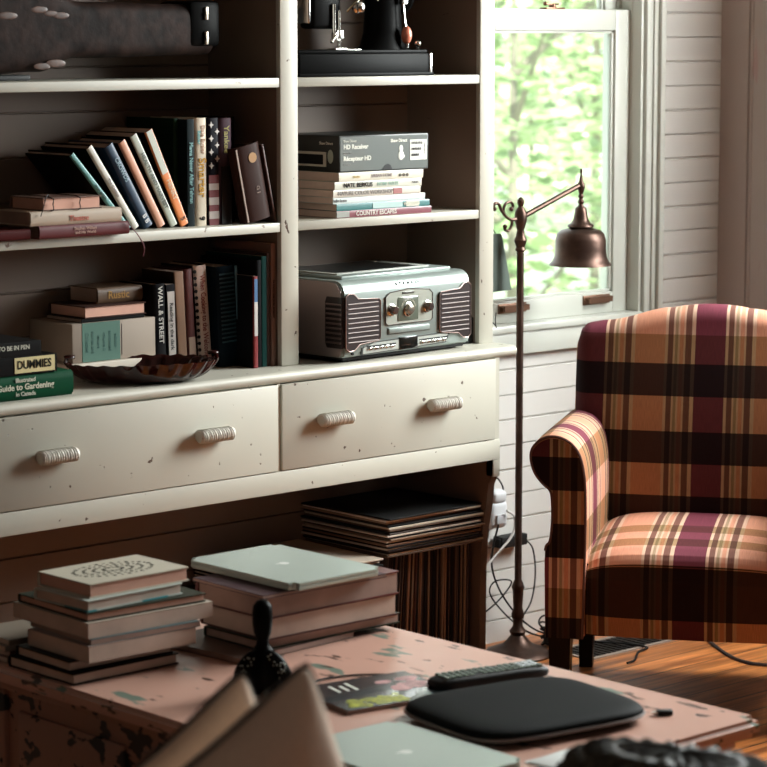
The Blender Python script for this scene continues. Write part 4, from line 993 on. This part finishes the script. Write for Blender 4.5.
# stack A (left): bottom to top  (x0, y0, H along x, D along y)
A = [
 ('black covered book at the bottom of the left table stack', .0205, 2.642, 3.672, .238, .200, (.008, .007, .007), True, PAGE, .5, (.0)),
 ('thin black covered book second from the bottom of the left stack', .0190, 2.645, 3.688, .228, .172, (.009, .008, .008), True, PAGE, -1.5, 0),
 ('thick book with pink beige pages, third from the bottom', .0300, 2.662, 3.652, .238, .192, (.30, .22, .19), False, PAGE, -1, 0),
 ('slim blue grey book in the middle of the left stack', .0105, 2.671, 3.658, .238, .200, (.10, .15, .16), False, PAGEDARK, -3, 0),
 ('thick cream paged book above the slim blue grey one', .0285, 2.668, 3.662, .278, .240, (.38, .32, .26), False, PAGE, -1.5, 0),
 ('dark olive book, third from the top of the left stack', .0155, 2.674, 3.672, .262, .225, (.030, .034, .024), True, PAGEPINK, -2, 0),
 ('white book with teal edges just under the top book', .0205, 2.680, 3.678, .220, .158, (.42, .46, .42), True, PAGE, 2, 0),
 ('beige book with an engraved ornament, top of the left stack', .0260, 2.694, 3.690, .226, .160, (.50, .46, .37), True, PAGEPINK, .5, 0)]
z = ZT+.0003
for (lb, tk, x0, y0, H, D, col, hard, pg, rz, _) in A:
    bk = book(lb, (x0, y0, z), tk, H, D, col, lie=True, fore=True, hard=hard, rz=rz, page=pg)
    if 'teal edges' in lb:
        m = MB(); m.box(-.0006, .0024, .09, D+.0006, .0, .02); m.build('teal_edge', F((.03, .22, .24), .5), bk, smooth=0); m = MB(); m.box(-.0006, .0024, .07, D+.0006, H-.095, H-.035); m.build('teal_edge', F((.03, .22, .24), .5), bk, smooth=0)
    z += tk+.0003
# ornament print on the top cover (book local: x up after lying, so the top face is x = Tk)
m = MB(); rnd = random.Random(5)
for ring in range(4):
    for k in range(14+ring*6):
        a = 2*math.pi*k/(14+ring*6); r_ = .012+.012*ring
        yy = .080+math.cos(a)*r_*1.05; zz = .112+math.sin(a)*r_*1.7
        m.cyl((.0258, yy, zz), (.0264, yy, zz), .0042 if (k+ring) % 2 else .0026, n=7)
m.build('ornament', F((.05, .05, .04), .6), bk, smooth=0)
# stack B
B = [
 ('wide thin brown book under the right table stack', .0110, 2.958, 3.592, .300, .23, (.10, .06, .045), False, PAGEDARK, 4, 0),
 ('green grey paged book low in the right table stack', .0200, 3.022, 3.610, .350, .17, (.03, .035, .025), True, PAGEDARK, -.5, 0),
 ('thick cream paged book in the middle of the right stack', .0420, 3.028, 3.600, .328, .20, (.07, .018, .015), True, PAGE, -.5, 0),
 ('thick soft book with a red lower edge under the silver laptop', .0440, 3.022, 3.590, .335, .21, (.10, .02, .018), True, PAGEDARK, .5, 0),
 ('thin dark purple magazine directly under the silver laptop', .0065, 3.000, 3.575, .30, .215, (.06, .035, .04), False, PAGEDARK, -1.5, 0)]
z = ZT+.0003
for (lb, tk, x0, y0, H, D, col, hard, pg, rz, _) in B:
    book(lb, (x0, y0, z), tk, H, D, col, lie=True, fore=True, hard=hard, rz=rz, page=pg); z += tk+.0003
def laptop(label, Mx, logo=True):
    t = thing('laptop', label, 'laptop', mat=Mx)     # x width .304, y depth .212
    Wd, Dp = .318, .226
    def slab(z0, z1, r_=.014, ins=0):
        b = bmesh.new(); bmesh.ops.create_cube(b, size=1, matrix=T(0, 0, (z0+z1)/2) @ Matrix.Diagonal((Wd-ins*2, Dp-ins*2, z1-z0, 1)))
        bmesh.ops.bevel(b, geom=[e for e in b.edges if abs(e.verts[0].co.z-e.verts[1].co.z) > .5*(z1-z0)], offset=r_, segments=5, affect='EDGES')
        bmesh.ops.bevel(b, geom=[e for e in b.edges if len(e.link_faces) == 2 and e.calc_face_angle(0) > 1], offset=.0012, segments=2, affect='EDGES')
        return b
    m = MB(); m.merge(slab(.001, .0085)); bd = m.build('base', ALU, t)
    m = MB(); m.merge(slab(.0093, .0150)); ld = m.build('lid', ALU, t)
    m = MB(); m.merge(slab(.0083, .0096, ins=.003)); m.build('seam', BLACKM, t)
    m = MB(); m.cyl((0, .10, .0048), (0, .10, .0049), .001)
    for k, x in enumerate((-.060, -.045, -.02, 0)):
        m.box(x, x+.009, -Dp/2-.0004, -Dp/2+.002, .0035, .0062)
    m.build('ports', BLACKM, bd)
    for sx_ in (-1, 1):
        pass
    if logo:
        m = MB(); m.ball((0, 0, .0150), .0105, (1, .95, .03), 20); m.ball((.004, .0125, .0150), .0045, (.7, 1.2, .06), 12); m.build('lid_emblem', F((.80, .82, .78), .3), ld)
    m = MB()
    for sx_ in (-.12, .12):
        for sy_ in (-.08, .08): m.cyl((sx_, sy_, 0), (sx_, sy_, .0015), .006, n=12)
    m.build('feet', BLACKM, t)
    return t
laptop('closed silver laptop resting on the right table stack of books', T(3.172, 3.718, z) @ RZ(90))
laptop('closed silver laptop lying flat on the table nearest the viewer', T(2.748, 2.925, ZT+.0002) @ RZ(88))
m = MB(); m.box(-.055, .055, -.040, .040, 0, .0012); m.box(-.050, .052, -.034, .037, .0012, .0030, .0005, RZ(5)); o = m.build('paper_sheet', F((.66, .68, .66), .6)); o.location = (2.935, 2.752, ZT+.0003); tag(o, 'small folded white paper beside the nearest laptop at the table edge', 'paper')
# black padded sleeve
t = thing('laptop_sleeve', 'black padded leather laptop sleeve lying on the coffee table', 'sleeve', (3.068, 2.975, ZT+.0002), R(-10))
def cush(wx, wy, h, n=4.5, flat=.35):
    def fn(u, v):
        a = 2*math.pi*u; b_ = -math.pi/2+math.pi*v
        c, s = math.cos(a), math.sin(a)
        k = (abs(c)**n+abs(s)**n)**(-1/n)
        rr_ = max(0, math.cos(b_))**.30; zz = math.copysign(abs(math.sin(b_))**.8, math.sin(b_))
        return Vector((k*c*wx*rr_, k*s*wy*rr_, h*.5+zz*h*.5))
    return fn
m = MB(); m.grid(cush(.180, .146, .034), 72, 24, True); bmesh.ops.remove_doubles(m.bm, verts=m.bm.verts[:], dist=1e-5); bmesh.ops.recalc_face_normals(m.bm, faces=m.bm.faces[:]); m.build('padded_case', CANOE, t, smooth=80)
m = MB(); pts = []
for k in range(61):
    a = 2*math.pi*k/60; c, s = math.cos(a), math.sin(a); q = (abs(c)**4.5+abs(s)**4.5)**(-1/4.5); pts.append((q*c*.1805, q*s*.1465, .014))
m.tube(pts, .0032, n=6, smooth=1); m.build('zip', F((.16, .13, .12), .5), t)
t = thing('zip_pull', 'small black usb stick lying beside the laptop sleeve corner', 'usb stick', (3.262, 2.832, ZT+.0002), R(-35))
m = MB(); m.box(-.013, .013, -.006, .006, 0, .009, .0015); m.build('body', BLACKM, t)
m = MB(); m.box(-.021, -.013, -.0045, .0045, .002, .007, .0006); m.build('plug', CHROME, t)
# remote control
t = thing('remote_control', 'long black remote control with rows of pale buttons on the table', 'remote', (3.193, 3.185, ZT+.0002), R(-13))
m = MB(); m.grid(cush(.118, .030, .026, 5), 60, 16, True); bmesh.ops.remove_doubles(m.bm, verts=m.bm.verts[:], dist=1e-5); bmesh.ops.recalc_face_normals(m.bm, faces=m.bm.faces[:]); m.build('body', BLACKM, t, smooth=80)
m = MB()
for i in range(16):
    for j in range(4):
        if (i, j) in ((5, 0), (9, 3)): continue
        m.box(-.100+i*.0128, -.100+i*.0128+.0085, -.021+j*.011, -.021+j*.011+.0070, .022, .0278, .001)
m.build('buttons', F((.18, .24, .20), .3, .5), t)
m = MB()
for i in range(3):
    for j in range(3): m.box(.060+i*.013, .0695+i*.013, -.016+j*.011, -.008+j*.011, .023, .0288, .001)
m.build('light_buttons', F((.62, .66, .70), .25, .5), t)
# magazine
t = thing('magazine', 'glossy dark magazine with pink and yellow flowers on its cover', 'magazine', (3.005, 3.262, ZT+.0002), R(-10))
m = MB(); m.box(-.125, .105, -.09, .09, 0, .007, .001); m.build('pages', PAGEDARK, t)
m = MB(); m.box(-.125, .106, -.0905, .0905, .0068, .0078); cv = m.build('cover', F((.014, .022, .028), .25, .5), t, smooth=0)
m = MB(); rnd = random.Random(9)
for k in range(70): m.ball((-.105+rnd.random()*.11, -.078+rnd.random()*.04, .0079), .006+rnd.random()*.005, (1, 1, .05), 8)
m.build('yellow_flowers', M('yellow_print', (.28, .30, .03), .35, var=.6, bscale=90), cv)
m = MB()
for k in range(16): m.ball((.03+rnd.random()*.055, -.02+rnd.random()*.065, .0079), .010+rnd.random()*.008, (1.2, .8, .05), 10)
m.build('pink_flowers', M('pink_print', (.45, .24, .24), .35, var=.35, bscale=70), cv)
m = MB()
for k, l_ in enumerate((.045, .038, .05)): m.prism([(-.075+k*.018, .02), (-.069+k*.018, .02), (-.069+k*.018+.004, .02+l_), (-.075+k*.018+.004, .02+l_)], .0076, .0083, 'Z')
m.build('cover_lettering', WHITEINK, cv, smooth=0)
# glasses-like ring on the magazine edge
cord('thin dark wire loop lying behind the magazine', [(2.93, 3.37, ZT+.003), (2.98, 3.40, ZT+.003), (3.05, 3.385, ZT+.003), (3.10, 3.345, ZT+.003)], .002, name='wire_loop')
# black studded ornament
t = thing('ornament', 'black studded ornament with a tall rounded knob behind the cushions', 'ornament', (2.858, 3.409, ZT+.0002), R(-42))
m = MB(); m.lathe([(.020, 0), (.030, .004), (.036, .02), (.037, .04), (.030, .060), (.018, .078), (.012, .086), (.0105, .095), (.0155, .108), (.018, .125), (.0185, .142), (.0165, .156), (.010, .164), (.003, .166)], 30)
m.build('body', BLACK, t, smooth=70)
for s in (-1, 1):
    m = MB(); b = bmesh.new(); bmesh.ops.create_uvsphere(b, u_segments=20, v_segments=14, radius=.03)
    m.merge(b, T(s*.027, -.012, .050) @ RY(-s*35) @ Matrix.Diagonal((.55, .45, 1.15, 1))); lf = m.build('lobe', BLACK, t, smooth=80)
    m = MB(); rnd = random.Random(4+s)
    for k in range(24):
        a = rnd.uniform(0, 6.28); r_ = math.sqrt(rnd.random())*.8
        p = T(s*.027, -.012, .050) @ RY(-s*35) @ Vector((.55*.03*math.cos(a)*r_, -.45*.03*math.sqrt(1-r_*r_)-.0004, 1.15*.03*math.sin(a)*r_)); m.ball(p, .0017, n=8)
    m.build('studs', F((.35, .38, .34), .25, 0, .6), lf)
# magazines behind the left stack
z = ZT+.0003
for k, (lb, c_, dx) in enumerate((('worn magazine at the bottom of the small pile behind the left stack', (.20, .12, .10), 0), ('brown magazine in the small pile behind the left stack', (.10, .05, .04), .006), ('pale magazine near the top of the small pile', (.22, .19, .16), -.004), ('dull magazine on top of the small pile at the far left', (.16, .13, .10), .004))):
    book(lb, (2.650+dx, 3.888, z), .0105, .17, .128, c_, lie=True, fore=False, hard=False, rz=1-k, page=PAGE); z += .0108

# ------------------------------------------------------------ foreground: sofa, cushions
SOFA = M('sofa_cloth', (.10, .07, .055), .9, bump=.3, bscale=200)
t = thing('bench', 'low dark cloth covered bench in front of the coffee table', 'bench', (0, 0, 0))
m = MB(); m.box(1.45, 2.62, 1.75, 2.50, .18, .300, .03, seg=3); m.build('seat', SOFA, t)
for x in (1.52, 2.55):
    for y_ in (1.82, 2.43): m = MB(); m.cyl((x, y_, 0), (x, y_, .185), .02, .028); m.build('leg', BLACKM, t)
def pillow(label, Mx, a=.222, th=.070):
    t = thing('cushion', label, 'cushion', mat=Mx)
    def edge(u, v):
        # pinched square outline
        q = 1-.045*(u*u*v*v)**5; x = u*(1-.12*(1-v*v))*q; y = v*(1-.12*(1-u*u))*q; return x*a, y*a
    m = MB()
    def side(s):
        def fn(i, j):
            u, v = 2*i-1, 2*j-1; x, y = edge(u, v)
            z_ = s*th*((1-u**4)*(1-v**4))**.55*(1+.03*math.sin(u*9+v*5)+.02*math.sin(v*17+u*4))
            return Vector((x, z_, y))
        return fn
    m.grid(side(-1), 44, 44); m.grid(side(1), 44, 44); bmesh.ops.remove_doubles(m.bm, verts=m.bm.verts[:], dist=1e-5); bmesh.ops.recalc_face_normals(m.bm, faces=m.bm.faces[:])
    m.build('pillow_body', CREAM, t, smooth=80)
    pts = []
    for (u0, v0, u1, v1) in ((-1, -1, 1, -1), (1, -1, 1, 1), (1, 1, -1, 1), (-1, 1, -1, -1)):
        for k in range(20):
            s = k/20; u = u0+(u1-u0)*s; v = v0+(v1-v0)*s; x, y = edge(u, v); pts.append((x, 0, y))
    pts.append(pts[0]); m = MB(); m.tube(pts, .0034, n=8, smooth=1); m.build('piping', PIPING, t)
    return t
FR = Matrix(((math.sin(yaw), math.cos(yaw), 0, 0), (-math.cos(yaw), math.sin(yaw), 0, 0), (0, 0, 1, 0), (0, 0, 0, 1)))   # columns: image right, away, up
def placed(tip, rot, a):       # put the upper corner of the cushion at a point
    return T(*(Vector(tip)-(rot @ Vector((-a, 0, a))))) @ rot
ra = FR @ RY(16) @ RX(-12) @ RZ(34) @ RY(45)
pillow('cream cushion with black piping standing on its corner in front', placed((1.828, 2.10, .925), ra, .222), .222, .070)
pillow('cream cushion standing behind and left of the front cushion', placed((1.893, 2.29, .868), FR @ RY(14) @ RX(-12) @ RZ(34) @ RY(45), .192), .192, .050)
# dark knitted cushion
m = MB()
f0 = cush(.165, .085, .372, 3)
def kn(u, v):
    p = f0(u, v); a = 2*math.pi*u; q = p-Vector((0, 0, .20)); n_ = q.normalized()
    w_ = .0030*math.sin(a*24+v*34)+.0025*math.sin(a*24-v*34)
    return p+n_*w_
m.grid(kn, 260, 110, True); bmesh.ops.remove_doubles(m.bm, verts=m.bm.verts[:], dist=1e-5); bmesh.ops.recalc_face_normals(m.bm, faces=m.bm.faces[:])
o = m.build('knitted_cushion', M('dark_knit', (.030, .027, .020), .6, var=.7, bscale=90, spec=.3), smooth=80)
o.matrix_world = T(2.382, 2.102, .334) @ FR @ RY(7)
tag(o, 'dark chunky knitted cushion at the bottom right of the picture', 'cushion')
bpy.context.view_layer.update()
